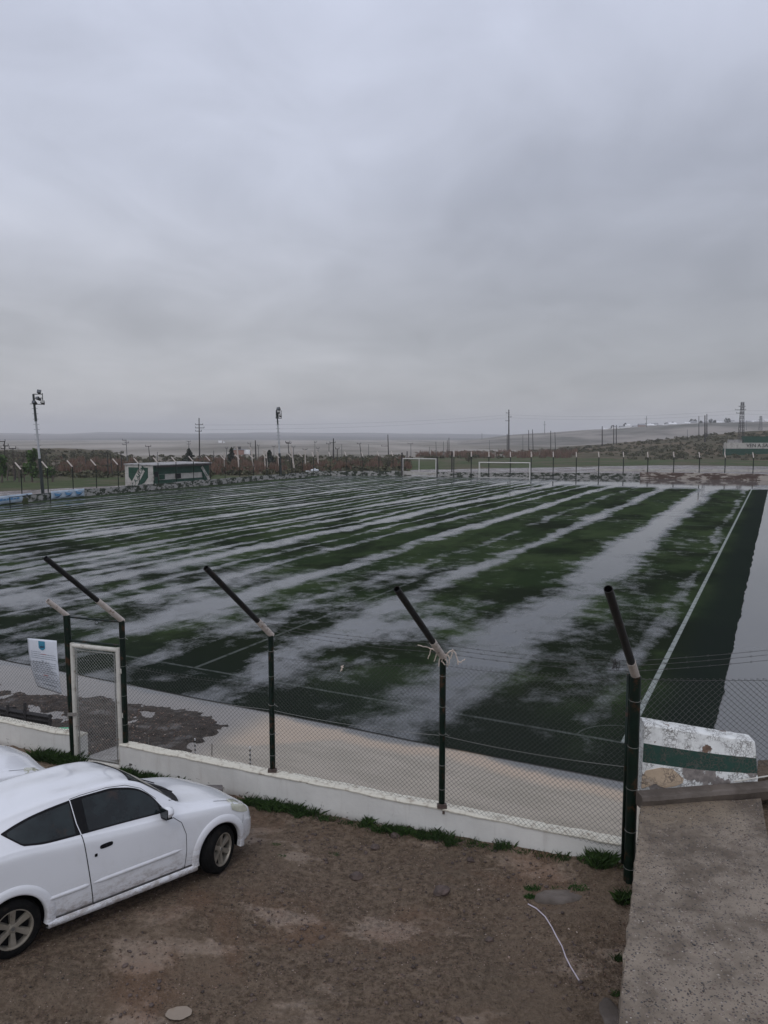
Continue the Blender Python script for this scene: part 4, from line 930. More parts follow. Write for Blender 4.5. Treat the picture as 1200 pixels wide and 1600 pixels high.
# ------------------------------------------------------------------ BANNERS on the left low wall
def banner(x0, y0, x1, y1, hpx, lab, kind):
    a, b = at(x0, y0), at(x1, y1); a = a - LV.cross(Vector((0, 0, 1))) * 0; d = (b - a); off = Vector((d.y, -d.x, 0)).normalized() * .35; a += off; b += off
    Wd = (b - a).length; H = hpx * a.y / 1200
    t = empty('banner', a, math.atan2(d.y, d.x), lab, 'banner', 'sponsor banners along the left wall')
    mb = MB(); P = [[(Wd * i / 24, .03 * math.sin(i * .9) + .02 * math.sin(j * 2 + i), .12 + H * j / 4) for j in range(5)] for i in range(25)]; mb.grid(P, flip=True)
    o = mb.build('banner_cloth', M['banner'], t, smooth=True); md = o.modifiers.new('solid', 'SOLIDIFY'); md.thickness = .012
    def sw(pts, mat, name):
        mb = MB(); n = len(pts); mb.add([(p[0], -.10, p[1]) for p in pts] + [(p[0], -.085, p[1]) for p in pts], [tuple(range(n)), tuple(range(n, 2 * n))[::-1]] + [(i, i + n, (i + 1) % n + n, (i + 1) % n) for i in range(n)]); return mb.build(name, mat, t)
    if kind == 'waves':
        for k in range(3):
            cx = Wd * (.18 + .32 * k); q = Wd * .115; cz = .12 + H * .5
            sw([(cx - q, cz + H * .26), (cx + q * .3, cz + H * .10), (cx + q * .9, cz + H * .22), (cx + q * .2, cz - H * .18), (cx - q * .7, cz - H * .12)], M['banblue'], 'light_swoosh')
            up_ = [(cx - q * .9 + 2 * q * i / 10, cz - H * .26 + H * .42 * (i / 10) ** 2.2) for i in range(11)]; dn = [(x, z - H * .13 * math.sin(math.pi * i / 10) - .01) for i, (x, z) in enumerate(up_)]
            sw(up_ + dn[::-1], M['bannavy'], 'navy_swoosh')
            sw([(cx - q * .2, cz + H * .38), (cx + q * .25, cz + H * .38), (cx + q * .25, cz + H * .33), (cx - q * .2, cz + H * .33)], M['ink'], 'small_print')
    else:
        for k in range(14):
            x = Wd * (.06 + .052 * k); sw([(x, .12 + H * .42), (x + Wd * .040, .12 + H * .42), (x + Wd * .040, .12 + H * (.62 + .06 * (k % 3))), (x, .12 + H * .62)], M['banblue'], 'print')
        mb = MB(); cx, cz, ro, ri = Wd * .90, .12 + H * .5, H * .40, H * .28
        for i in range(20):
            a0, a1_ = R(60 + i * 13), R(60 + (i + 1) * 13)
            mb.add([(cx + ro * math.cos(q), -.1, cz + ro * math.sin(q)) for q in (a0, a1_)] + [(cx + ri * math.cos(q), -.1, cz + ri * math.sin(q)) for q in (a1_, a0)], [(0, 1, 2, 3)])
        mb.build('crescent_mark', M['bannavy'], t); MB().box((cx, -.1, cz), (H * .18, .01, H * .16)).build('logo_core', M['bannavy'], t)
banner(-60, 797, 46, 783.5, 13.5, 'pale blue banner with a crescent logo at the left edge', 'print')
banner(76, 782, 128, 776.5, 12.5, 'pale banner with three blue swoosh logos right of the mast', 'waves')
def small_goal():
    a, b = at(16, 794), at(79, 786); d = b - a; t = empty('small_goal_frame', a, math.atan2(d.y, d.x), 'small dark green frame standing before the banners', 'frame')
    mb = MB(); H = 1.0; Wd = d.length
    for x in (0, Wd): mb.tube((x, 0, 0), (x, 0, H), .045, n=6)
    mb.tube((0, 0, H), (Wd, 0, H), .03, n=6); mb.tube((0, .6, .05), (Wd, .6, .05), .03, n=6); mb.build('frame', M['green'], t)
    MB().box((Wd * .42, .25, .45), (Wd * .12, .05, .6)).build('net_panel', M['grassfar'], t)
small_goal()

# ------------------------------------------------------------------ TANK TRAILER
def tanktrailer():
    b = at(490, 742); t = empty('tank_trailer', b, R(8), 'white tank trailer standing at the far left corner of the pitch', 'trailer'); s = b.y / 1200
    L_ = 12.5 * s; mb = MB(); r = 4.0 * s / 2
    prof = [(0.02, 0), (r * .6, .02), (r * .9, .12), (r, .3), (r, L_ - .3), (r * .9, L_ - .12), (r * .6, L_ - .02), (.02, L_)]
    mb.lathe(prof, (-L_ / 2 + .2, 0, .55 + r), (1, 0, 0), 18); mb.build('tank', M['tank'], t, smooth=True)
    MB().box((.2, 0, .58), (L_ * .95, .8, .1)).build('chassis', M['mastdark'], t)
    for y in (-.5, .5): MB().lathe([(.02, -.1), (.3, -.1), (.32, 0), (.3, .1), (.02, .1)], (.3, y, .32), (0, 1, 0), 18).build('wheel', M['tyre'], t)
    mb = MB(); mb.box((-L_ / 2 - .35, 0, .5), (.7, .5, .45)); bevel(mb.build('tow_box', M['tank'], t), .08, 3)
    MB().tube((.2, 0, .55 + 2 * r), (.2, 0, .7 + 2 * r), .18, n=10).build('filler_cap', M['tank'], t)
tanktrailer()

# ------------------------------------------------------------------ HOUSES
def brick_house():
    Y = 290; a = atY(363, 716, Y); t = empty('brick_house', (a.x, Y, -.1), 0, 'small brick house with a rooftop water tank behind the thicket', 'house'); s = Y / 1200
    W_, H = 18 * s, 15 * s - (a.z - 0); H = (716 - 703) * s + a.z + .1
    MB().box((W_ / 2, 3, H / 2), (W_, 6, H)).build('wall', M['farbrick'], t)
    MB().box((W_ / 2, 3, H + .1), (W_ + .4, 6.4, .25)).build('roof', M['farroof'], t)
    f = MB(); 
    for x in (0.4, 1.4): f.tube((x, 1, H), (x, 1, H + 1.1), .08, n=5)
    f.tube((.3, 1, H + 1.1), (1.6, 1, H + 1.1), .08, n=5); f.build('roof_frame', M['polewood'], t)
    MB().tube((2.6, 1, H + .2), (2.6, 1, H + 1.2), .5, n=12).build('water_tank', M['polewood'], t)
    MB().box((W_ + 1.0, 2, H * .55), (2.0, 3, H * .9)).build('side_room', M['farwhite'], t)
brick_house()
def far_house(i, x, y, Yd, w, h):
    a = atY(x, y, Yd); z0 = -3
    t = empty('far_house', (a.x, Yd, a.z), random.uniform(-.4, .4), 'tiny pale house among the hazy houses on the hilltop at right' if x > 900 else 'tiny pale house in the hazy valley', 'house', 'hazy houses on the hilltop' if x > 900 else 'hazy houses in the valley')
    MB().box((0, 0, h / 2 - 2), (w, w * .7, h + 4)).build('wall', M['farwhite' if i % 5 else 'farbrick'], t)
    r = MB(); r.add([(-w / 2 - .3, -w * .38, h), (w / 2 + .3, -w * .38, h), (w / 2 + .3, w * .38, h), (-w / 2 - .3, w * .38, h), (-w / 2, 0, h + w * .22), (w / 2, 0, h + w * .22)], [(0, 1, 5, 4), (3, 4, 5, 2), (0, 4, 3), (1, 2, 5), (0, 3, 2, 1)])
    r.build('roof', M['farroof' if i % 3 else 'farwhite'], t)
random.seed(21)
k = 0
for x in list(np.linspace(948, 1200, 44)):
    x += random.uniform(-4, 4); y0 = np.interp(x, [940, 1002, 1087, 1200], [672, 668.5, 664, 661]) + random.uniform(-.5, 5); far_house(k, x, y0, 930 - random.uniform(0, 60) if y0 > 665 else 945, random.uniform(4.5, 8.5), random.uniform(2.2, 3.6)); k += 1
for x, y in tuple((random.uniform(205, 690), random.uniform(696, 709)) for _ in range(22)) + ((344, 692), (350, 692), (368, 697), (560, 701), (470, 704), (482, 704), (590, 703), (930, 689), (909, 683)): far_house(k, x, y, 900, random.uniform(2, 4), random.uniform(1.2, 1.8)); k += 1
for k in range(14):
    x = random.uniform(950, 1200); y0 = np.interp(x, [940, 1002, 1087, 1200], [671, 666.5, 661.5, 658]); a = atY(x, y0 + 1.5, 940); h = random.uniform(5, 8)
    t = empty('far_tree', (a.x, a.y, a.z - 1), 0, 'tiny hazy dark tree between the hilltop houses at right', 'tree', 'hazy trees on the hilltop')
    MB().tube((0, 0, -1), (0, 0, h * .5), .3, n=5).build('trunk', M['bark'], t); V, Fc = cards(90, 0, 0, h * .6, h * .35, h * .35, h * .42, .7); nparr('crown', V, Fc, M['leafdk'], t)
random.seed(5)

# ------------------------------------------------------------------ NEAR WALL
def near_wall(p, q, label, endcap=True):
    d = Vector((q.x - p.x, q.y - p.y, 0)); L_ = d.length; t = empty('boundary_wall', (p.x, p.y, 0), math.atan2(d.y, d.x), label, 'wall')
    n = int(L_ / .06); top = []; mb = MB()
    th = .17
    P = []
    for i in range(n + 1):
        x = L_ * i / n; j = .010 * fbm(x + p.x, 1, 1.3, 4); jz = .012 * fbm(x + p.x, 4, 2.2, 5)
        P.append([(x, j, -.15), (x, j, .5), (x, j + .004 * fbm(x, 3, 6), .95), (x, j, 1.2), (x, j, WZ - .038 + jz), (x, th + j, WZ - .038 + jz), (x, th + j, -.15)])
    mb.grid(P); mb.add([P[0][k] for k in (1, 4, 5, 6, 0)][:0] or P[0], [tuple(range(7))]); mb.add(P[-1], [tuple(range(7))[::-1]])
    mb.build('wall_face', M['wall'], t, smooth=False)
    c = MB(); P = []
    for i in range(n + 1):
        x = L_ * i / n; j = .010 * fbm(x + p.x, 1, 1.3, 4); jz = .012 * fbm(x + p.x, 4, 2.2, 5); e = .010 + .008 * fbm(x, 7, 5, 4); z = WZ - .038 + jz
        k = .007 * fbm(x, 9, 7, 4)
        P.append([(x, j - e, z - .005), (x, j - e - .003, z + .014), (x, j + .015, z + .034 + k), (x, j + th - .015, z + .034 + k), (x, j + th + e, z + .012), (x, j + th + e, z - .005)])
    c.grid(P); c.add(P[0], [tuple(range(6))]); c.add(P[-1], [tuple(range(6))[::-1]]); c.build('cap', M['cap'], t)
    return t
near_wall(WR0, WR1, 'long low white wall under the mesh fence, right of the gate')
near_wall(WL0, WL1, 'short low white wall left of the gate behind the parked cars')

# ------------------------------------------------------------------ NEAR FENCE
ARM = Vector((-633, -1094, 1131)).normalized()
def post_at(px, ptop, Y, zb, R_, armlen, white, arm_r, root, darkarm=True, n=16):
    top = atY(px, ptop, Y); b = Vector((top.x, Y, zb)); o = root.location
    ps = MB().tube(b - o, top - o, R_, n=n).build('fence_post', M['green'], root, smooth=True); sm(ps)
    pt = MB(); pt.pipe(top - o - ARM * .03, top - o + ARM * white, arm_r * 1.06) if not darkarm else pt.tube(top - o - ARM * .03, top - o + ARM * white, arm_r * 1.12, n=n)
    a = pt.build('arm_sleeve', M['whitepipe'], root, smooth=True); sm(a)
    tie = MB()
    for k in range(5):
        zc = b.lerp(top, .12 + .19 * k) - o; zc.z += random.uniform(-.04, .04)
        for q in range(10):
            a0, a1 = R(36 * q), R(36 * (q + 1)); rr = R_ + .004; tie.tube(zc + Vector((rr * math.cos(a0), rr * math.sin(a0), .008 * math.sin(a0))), zc + Vector((rr * math.cos(a1), rr * math.sin(a1), .008 * math.sin(a1))), .003, n=4)
        tie.tube(zc + Vector((R_, -.01, 0)), zc + Vector((R_ + .05, -.02, -.03)), .003, n=4)
    tie.build('wire_tie', M['wirelt'], root)
    if darkarm:
        a = MB().pipe(top - o + ARM * (white - .02), top - o + ARM * armlen, arm_r).build('arm_pipe', M['pipe'], root, smooth=True); sm(a)
    return b, top
def sm(o, ang=35):
    try:
        me = o.data; bm = bmesh.new(); bm.from_mesh(me)
        for e in bm.edges:
            if len(e.link_faces) == 2 and e.calc_face_angle(0) > R(ang): e.smooth = False
        bm.to_mesh(me); bm.free()
    except Exception: pass
def chain(root, a, b, za0, za1, zb0, zb1, cell=.068, r=.0019, mat='wire', name='wire_mesh', wave=.02, y_off=0.0):
    """diamond mesh between plan points a,b; bottom/top heights at both ends"""
    o = root.location; a = Vector((a.x, a.y, 0)); b = Vector((b.x, b.y, 0)); d = b - a; L_ = d.length; u = d.normalized(); nn = Vector((-u.y, u.x, 0)); H = max(za1 - za0, zb1 - zb0)
    mb = MB()
    def pt(s, h):     # s along, h in 0..1
        k = s / L_; z0 = za0 + (zb0 - za0) * k; z1 = za1 + (zb1 - za1) * k
        sag = -.035 * math.sin(math.pi * k) * h * h
        bul = wave * (math.sin(s * 2.3 + 1) * math.sin(h * 3.1) + .5 * math.sin(s * 5.1 + h * 4))
        p = a + u * s + nn * (bul + y_off); p.z = z0 + (z1 - z0) * h + sag; return p - o
    nk = int((L_ + H) / cell)
    for sgn in (1, -1):
        for k in range(-int(H / cell) - 1, int(L_ / cell) + 2):
            s0 = k * cell if sgn > 0 else (k + int(H / cell) + 1) * cell; s1 = s0 + sgn * H
            N_ = 7; pts = []
            for i in range(N_ + 1):
                q = i / N_; s = s0 + (s1 - s0) * q; h = q
                pts.append((s, h))
            # clip to [0, L_]
            def inter(p0, p1, lim): f = (lim - p0[0]) / (p1[0] - p0[0]); return (lim, p0[1] + (p1[1] - p0[1]) * f)
            out = []
            for p0, p1 in zip(pts[:-1], pts[1:]):
                i0, i1 = 0 <= p0[0] <= L_, 0 <= p1[0] <= L_
                if i0 and not out: out.append(p0)
                if not i0 and i1: out.append(inter(p0, p1, 0 if p0[0] < 0 else L_))
                if i0 and i1: out.append(p1)
                elif i1: out.append(p1)
                elif i0: out.append(inter(p0, p1, 0 if p1[0] < 0 else L_))
            if len(out) > 1:
                mb.path([pt(s, h) + nn * (sgn * r * .7) for s, h in out], r, 3)
    # twisted barbs at the top edge
    for k in range(int(L_ / cell)):
        p = pt(k * cell, 1.0); mb.tube(p, p + Vector((0, 0, .022)), r, n=3); mb.tube(p + Vector((0, 0, .022)), p + u * cell * .45 + Vector((0, 0, .008)), r, n=3)
    return mb.build(name, M[mat], root)
def line_wire(root, pts, r=.0022, name='tension_wire', mat='wire', barbs=False):
    o = root.location; mb = MB(); P = []
    for a, b in zip(pts[:-1], pts[1:]):
        for i in range(14): k = i / 14; q = a.lerp(b, k); q.z -= .05 * 4 * k * (1 - k) * min(1, (b - a).length / 3); P.append(q - o)
    P.append(pts[-1] - o); mb.path(P, r, 4)
    if barbs:
        for i in range(len(P) - 1):
            q = P[i].lerp(P[i + 1], .5)
            for s in (1, -1): mb.tube(q + Vector((-.012, 0, -.012 * s)), q + Vector((.012, .006, .014 * s)), r * .8, n=3)
    return mb.build(name, M[mat], root)
fr_root = empty('chain_link_fence', (-4.0, 12.3, WZ), 0, 'chain link fence with leaning pipe arms on the long white wall right of the gate', 'fence')
bA, tA = post_at(190, 969, 12.33, .96, .047, 1.82, .62, .040, fr_root)
bB, tB = post_at(423, 991, 11.22, WZ - .03, .042, 1.80, .40, .040, fr_root)
bC, tC = post_at(692, 1026, 10.10, WZ - .03, .043, 1.72, .42, .042, fr_root)
bD, tD = post_at(993, 1056, 8.86, PZ + .02, .066, 1.94, .36, .046, fr_root)
MB().tube(bD - fr_root.location + Vector((-.066, .05, .35)), bD - fr_root.location + Vector((-.066, .05, 2.72)), .022, n=12).build('companion_post', M['green'], fr_root, smooth=True)
E_ = Vector((3.03 - .05, 9.12, 0))
dcell = dict(cell=.068)
chain(fr_root, bA + Vector((.06, 0, 0)), bB, WZ + .01, tA.z - .75, WZ + .01, tB.z - .80, wave=.015)
chain(fr_root, bB, bC, WZ + .01, tB.z - .80 + .45, WZ + .01, tC.z - .12, wave=.02)
chain(fr_root, bC, Vector((tD.x, tD.y + .1, 0)), WZ + .01, tC.z - .10, WZ - .02, tD.z - .05, wave=.02)
for f_ in (.12, .26, .38):
    line_wire(fr_root, [tB + ARM * f_, tC + ARM * f_, tD + ARM * f_], .0024, 'barbed_wire', barbs=True)
line_wire(fr_root, [Vector((tA.x, tA.y, tA.z - .76)), Vector((tB.x, tB.y, tB.z - .8)), ]); line_wire(fr_root, [Vector((tB.x, tB.y, tB.z - .35)), Vector((tC.x, tC.y, tC.z - .12)), Vector((tD.x, tD.y, tD.z - .06))])
line_wire(fr_root, [Vector((tA.x, tA.y, WZ + 1.0)), Vector((tB.x, tB.y, WZ + .95)), Vector((tC.x, tC.y, WZ + 1.0)), Vector((tD.x, tD.y, WZ + 1.1))], .0026, mat='wirelt')
# clamps at the foot of the posts
for b in (bB, bC):
    mb = MB(); mb.box(b - fr_root.location + Vector((0, -.035, .05)), (.13, .07, .05)); mb.box(b - fr_root.location + Vector((.02, -.06, -.03)), (.03, .03, .04)); mb.build('foot_clamp', M['rock'], fr_root)
# side fence to the right of the corner post
sf = empty('side_fence', (3.3, 9.30, 2.3), 0, 'chain link fence running right behind the painted parapet', 'fence')
S1 = Vector((6.9, 9.75, 0))
chain(sf, Vector((tD.x + .07, 9.30, 0)), S1, 2.0, 3.50, 2.35, 3.42, cell=.085, r=.0026, wave=.015)
for f_ in (.12, .26, .38): line_wire(sf, [tD + ARM * f_, Vector((S1.x, S1.y, tD.z + .14)) + ARM * f_], .0026, 'barbed_wire', barbs=True)
line_wire(sf, [Vector((tD.x, 9.30, 3.51)), Vector((S1.x, S1.y, 3.43))], .003)
MB().tube((S1.x - 3.3, S1.y - 9.30, -.2), (S1.x - 3.3, S1.y - 9.30, 1.3), .05, n=12).build('fence_post', M['green'], sf)
# left fence
lf = empty('chain_link_fence', (-5.4, 12.7, WZ), 0, 'chain link fence on the white wall left of the gate', 'fence')
chain(lf, Vector((-9.6, 14.5, 0)), Vector((-5.32, 12.72, 0)), WZ + .01, WZ + 1.18, WZ + .01, WZ + 1.18, wave=.02)
line_wire(lf, [Vector((-9.6, 14.5, WZ + 1.18)), Vector((-5.32, 12.72, WZ + 1.18))])
MB().tube((-9.6 + 5.4, 14.5 - 12.7, -.1), (-9.6 + 5.4, 14.5 - 12.7, 2.0), .045, n=12).build('fence_post', M['green'], lf)
# plastic strips tied to the third post, wire tangle at the corner post, scrap on the fence
def strips():
    t = tC; root = empty('tied_plastic_strips', t, 0, 'frayed pale plastic strips tied round the second post left of the corner', 'plastic strips')
    mb = MB(); random.seed(3)
    arcs = [[(0, 0, .05), (-.12, -.02, .10), (-.20, -.02, .13), (-.34, 0, .16)], [(-.05, 0, .12), (-.16, 0, .10), (-.20, 0, -.03)], [(0, 0, .02), (-.08, -.02, .06), (-.12, -.02, -.06)], [(0, 0, 0), (-.04, -.05, .02), (-.06, -.05, -.12)],
            [(0, 0, .0), (.08, 0, .06), (.13, 0, .10), (.17, .0, .04), (.20, 0, -.06), (.24, 0, -.08), (.30, 0, -.03)], [(.02, 0, 0), (.06, 0, .03), (.09, 0, -.02), (.08, 0, -.12)], [(.0, -.03, -.02), (.05, -.03, -.04), (.06, -.03, -.14)], [(0, -.04, .02), (-.02, -.05, -.05), (.03, -.05, -.10)], [(.13, 0, .10), (.12, 0, .02), (.10, 0, -.03)], [(.2, 0, -.06), (.21, 0, -.11)]]
    for a in arcs:
        P = []
        for p, q in zip(a[:-1], a[1:]):
            p, q = Vector(p), Vector(q); P += [p.lerp(q, k / 4) + Vector((random.uniform(-.006, .006), 0, random.uniform(-.006, .006))) for k in range(4)]
        mb.path(P + [Vector(a[-1])], [.010 - .004 * i / len(P) for i in range(len(P) + 1)], 5)
    mb.build('strips', M['strip'], root)
strips()
def tangle():
    p = atY(961, 1038, 8.8); root = empty('wire_tangle', p, 0, 'small tangle of barbed wire ends beside the corner post arm', 'wire'); mb = MB(); random.seed(8)
    for k in range(7):
        P = [Vector((random.uniform(-.05, .06), random.uniform(-.03, .03), random.uniform(-.07, .07))) for _ in range(5)]; mb.path(P, .004, 4)
    mb.path([(-.05, 0, .06), (-.05, 0, .03), (.03, 0, .03), (.06, 0, .045), (.03, 0, .065), (-.05, 0, .065)], .003, 4); mb.path([(.02, 0, -.04), (.16, 0, -.03)], .003, 4); mb.path([(-.02, 0, -.05), (.0, 0, -.02), (.04, 0, -.03), (.04, 0, -.07), (0, 0, -.08), (-.02, 0, -.05)], .003, 4)
    mb.build('wire', M['wire'], root)
    p = atY(533, 1046, 10.7); mb = MB(); mb.path([(0, 0, .05), (.02, 0, .03), (.01, 0, 0), (-.01, 0, -.03)], [.008, .02, .014, .003], 6); mb.path([(.02, 0, .05), (.035, 0, .06)], .006, 4); o = mb.build('plastic_scrap', M['strip']); o.location = p; tag(o, 'tiny pale scrap caught on the fence wire between two posts', 'scrap')
tangle()

# ------------------------------------------------------------------ GATE
def gate():
    g = empty('gate', (-5.25, 12.62, PZ), 0, 'white framed mesh gate between dark green posts', 'gate'); o = g.location
    tl = atY(104, 961, 12.66); bl = Vector((tl.x + .03, 12.66, PZ - .05)); tr = tA.copy()
    a = MB().tube(bl - o, tl - o, .056, n=14).build('gate_post', M['green'], g, smooth=True); sm(a)
    a = MB().pipe(tl - o - ARM * .03, tl - o + ARM * .46, .040).build('short_arm', M['whitepipe'], g, smooth=True); sm(a)
    bars = MB(); bars.tube(tl - o + Vector((0, 0, -.03)), tr - o + Vector((0, 0, -.03)), .016, n=8); z1 = .43
    bars.tube(tl - o + Vector((0, 0, -z1)), tr - o + Vector((0, 0, -z1)), .020, n=8); bars.build('top_rail', M['green'], g)
    r = MB()
    for k in range(12):
        q0, q1 = R(30 * k), R(30 * (k + 1)); c = tl.lerp(tr, .55) - o + Vector((0, 0, -.08)); r.tube(c + Vector((.03 * math.cos(q0), 0, .03 * math.sin(q0))), c + Vector((.03 * math.cos(q1), 0, .03 * math.sin(q1))), .005, n=4)
    r.build('ring', M['green'], g)
    # leaf
    A = Vector((tl.x + .10, 12.60, 0)); B = Vector((tA.x - .07, 12.30, 0)); zt, zb = tl.z - .50, PZ + .07
    ta = Vector((A.x, A.y, zt)) - o; tb_ = Vector((B.x, B.y, zt)) - o; ba = Vector((A.x, A.y, zb)) - o; bb = Vector((B.x, B.y, zb)) - o
    fm = MB(); u = (tb_ - ta).normalized(); rr = .038
    fm.tube(ta, tb_, rr, n=12); fm.tube(ba, bb, rr, n=12); fm.tube(ta + Vector((0, 0, rr)), ba - Vector((0, 0, rr)), rr, n=12); fm.tube(tb_ + Vector((0, 0, rr)), bb - Vector((0, 0, rr)), rr, n=12)
    f = fm.build('gate_frame', M['gatewhite'], g, smooth=True); sm(f)
    inn = MB(); i = .075; 
    for p, q in ((ta + u * i - Vector((0, 0, i)), tb_ - u * i - Vector((0, 0, i))), (ba + u * i + Vector((0, 0, i)), bb - u * i + Vector((0, 0, i))), (ta + u * i - Vector((0, 0, i)), ba + u * i + Vector((0, 0, i))), (tb_ - u * i - Vector((0, 0, i)), bb - u * i + Vector((0, 0, i)))): inn.tube(p, q, .010, n=6)
    inn.build('inner_rod', M['wirelt'], g)
    m_ = chain(g, A + u * .04, B - u * .04, zb + .03, zt - .04, zb + .03, zt - .04, cell=.062, r=.0026, mat='wirelt', name='gate_mesh', wave=.004)
    h = MB()
    for z in (zt - .35, zt - 1.1, zb + .2): h.tube(bb + Vector((.045, 0, z - zb - .04)), bb + Vector((.045, 0, z - zb + .04)), .018, n=8); h.box(bb + Vector((.05, 0, z - zb)), (.08, .02, .05))
    h.build('hinge', M['gatewhite'], g)
    l_ = MB(); l_.box(ba + Vector((-.03, -.05, .82)), (.14, .03, .05)); l_.tube(ba + Vector((-.10, -.05, .80)), ba + Vector((-.10, -.05, .74)), .012, n=6); l_.build('latch', M['conc'], g)
gate()
def step():
    mb = MB(); A = Vector((-5.0, 12.75, 0)); B = Vector((-4.35, 12.48, 0)); u = (B - A).normalized(); n = Vector((-u.y, u.x, 0))
    p = [A - u * .1, B - u * .02, B - u * .30 + n * .0, A]
    mb.hexa([Vector((q.x, q.y, -.1)) for q in (A - u * .2, A + u * .28, A + u * .72 + n * .75, A - u * .2 + n * .75)], [Vector((q.x, q.y, z)) for q, z in ((A - u * .2, .99), (A + u * .28, .99), (A + u * .72 + n * .75, .90), (A - u * .2 + n * .75, .90))])
    o = mb.build('entry_step', M['conc'], weld=True); bevel(o, .02); tag(o, 'grey concrete step just behind the gate', 'step')
    mb = MB(); 
    mb.hexa([Vector((q.x, q.y, -.1)) for q in (A + u * .30 - n * .05, B - n * .05, B + n * .9, A + u * .76 + n * .75)], [Vector((q.x, q.y, z)) for q, z in ((A + u * .30 - n * .05, .84), (B - n * .05, .84), (B + n * .9, .55), (A + u * .76 + n * .75, .55))])
    tag(mb.build('earth_slope', M['dirt']), kind='structure')
step()

# notice hung on the left fence
def notice():
    P0 = [(43, 997), (89, 1001), (98, 1085), (62, 1078)]; root = empty('notice_sheet', atY(70, 1040, 13.05), 0, 'white printed notice with a blue crest hung on the fence left of the gate', 'notice'); o = root.location
    def S(u, v):       # v 0 top..1 bottom
        xl = 43 + 6 * v + 10 * v ** 3; xr = 88.5 + 3 * v + 5 * v ** 2
        yl = 997 + 76 * v; yr = 1001 + 84 * v - 0 * v
        x = xl + (xr - xl) * u; y = yl + (yr - yl) * u
        Y = 13.35 - .45 * u - .10 * math.sin(v * 2.6 + .3) - .04 * math.sin(u * 3)
        return atY(x, y, Y) - o
    mb = MB(); mb.grid([[S(i / 16, j / 24) for j in range(25)] for i in range(17)]); a = mb.build('sheet', M['paper'], root, smooth=True)
    md = a.modifiers.new('solid', 'SOLIDIFY'); md.thickness = .004; md.offset = 0
    def strip(u0, v0, u1, v1, mat, name, mbx=None):
        m = mbx or MB(); nn = max(2, int((u1 - u0) * 14)); m.grid([[S(u0 + (u1 - u0) * i / nn, v) + Vector((0, -.006, 0)) for v in (v0, v1)] for i in range(nn + 1)])
        if mbx is None: m.build(name, mat, a)
    random.seed(4); tx = MB()
    for k in range(15):
        v = .25 + k * .040
        if k in (4, 11): continue
        e = .42 if k == 0 else (.93 if k % 4 else .7); s0 = .08; 
        while s0 < e:
            w = random.uniform(.05, .13); strip(s0, v, min(s0 + w, e), v + .011, None, '', tx); s0 += w + .012
    strip(.30, .875, .86, .892, None, '', tx); strip(.42, .415, .50, .43, None, '', tx); tx.build('printed_lines', M['ink'], a)
    rx = MB(); strip(.42, .285, .62, .298, None, '', rx); strip(.42, .695, .58, .71, None, '', rx); rx.build('red_lines', M['redink'], a)
    c = MB(); c.grid([[S(.37 + .22 * i / 6, v) + Vector((0, -.008, 0)) for v in (.035, .09, .15 + .03 * math.sin(math.pi * i / 6), .17 + .045 * math.sin(math.pi * i / 6))] for i in range(7)]); c.build('crest', M['blueink'], a)
    d = MB(); d.grid([[S(.41 + .14 * i / 4, v) + Vector((0, -.011, 0)) for v in (.115 + .02 * (i % 2), .165)] for i in range(5)]); d.build('crest_figure', M['darkblue'], a)
notice()

# ------------------------------------------------------------------ things behind the wall
def timber_frame():
    root = empty('timber_rack', at(30, 1128, .35), 0, 'black timber rack lying behind the wall at far left', 'rack'); o = root.location; mb = MB()
    def Q(x, y, Y=14.0): return atY(x, y, Y) - o
    for (x0, y0, x1, y1, r) in ((-30, 1101, 80, 1121, .045), (-30, 1108, 80, 1128, .05), (-20, 1122, 78, 1134, .035), (-30, 1127, 95, 1142, .02)): mb.path([Q(x0, y0), Q((x0 + x1) / 2, (y0 + y1) / 2 + 1), Q(x1, y1)], r, 4)
    for x, y0, y1 in ((12, 1103, 1125), (39, 1100, 1130), (78, 1118, 1137), (-14, 1103, 1125)): mb.tube(Q(x, y0 - 2), Q(x, y1, 13.95), .03, n=4)
    mb.tube(Q(2, 1118), Q(13, 1108, 14.3), .03, n=4); mb.tube(Q(24, 1122), Q(38, 1112, 14.3), .02, n=4); mb.tube(Q(60, 1122), Q(70, 1116, 14.3), .02, n=4); mb.tube(Q(13, 1107), Q(24, 1106, 14.3), .03, n=4)
    mb.build('timbers', M['dkwood'], root)
    p = atY(97, 1141, 13.0); mb = MB(); mb.lathe([(.005, -.16), (.02, -.16), (.022, -.13), (.045, -.09), (.05, -.04), (.05, .12), (.04, .16), (.005, .165)], (0, 0, 0), (.9, -.3, .12), 14)
    b = mb.build('plastic_bottle', M['bottle'], smooth=True); b.location = p; tag(b, 'green plastic bottle lying behind the wall beside the gate post', 'bottle')
timber_frame()
for k, (x, yt, yb) in enumerate(((391, 1165, 1194), (305, 1152, 1178))):
    b = at(x, yb, 0.0); h = (yb - yt) * b.y / 1200 * 1.06; root = empty('striped_stake', b, 0, ['black and white banded stake standing in brown water', 'black and white banded stake at the edge of the gravel bank'][k], 'stake', 'banded stakes behind the wall')
    for i in range(8): MB().tube((0, 0, h * i / 8 - .02), (0, 0, h * (i + 1) / 8 - .02), .014, n=8).build('band', M['stripew' if i % 2 else 'stripeb'], root)
for k, (x, yt, yb) in enumerate(((232, 1148, 1170), (331, 1162, 1180))):
    b = at(x, yb, 0.0); o = MB().tube((0, 0, 0), (.01, 0, .25), .012, n=7).build('small_stake', M['conc']); o.location = b; tag(o, ['short grey peg on the gravel bank nearest the gate', 'short grey peg at the water edge of the gravel bank'][k], 'peg', 'grey pegs behind the wall')

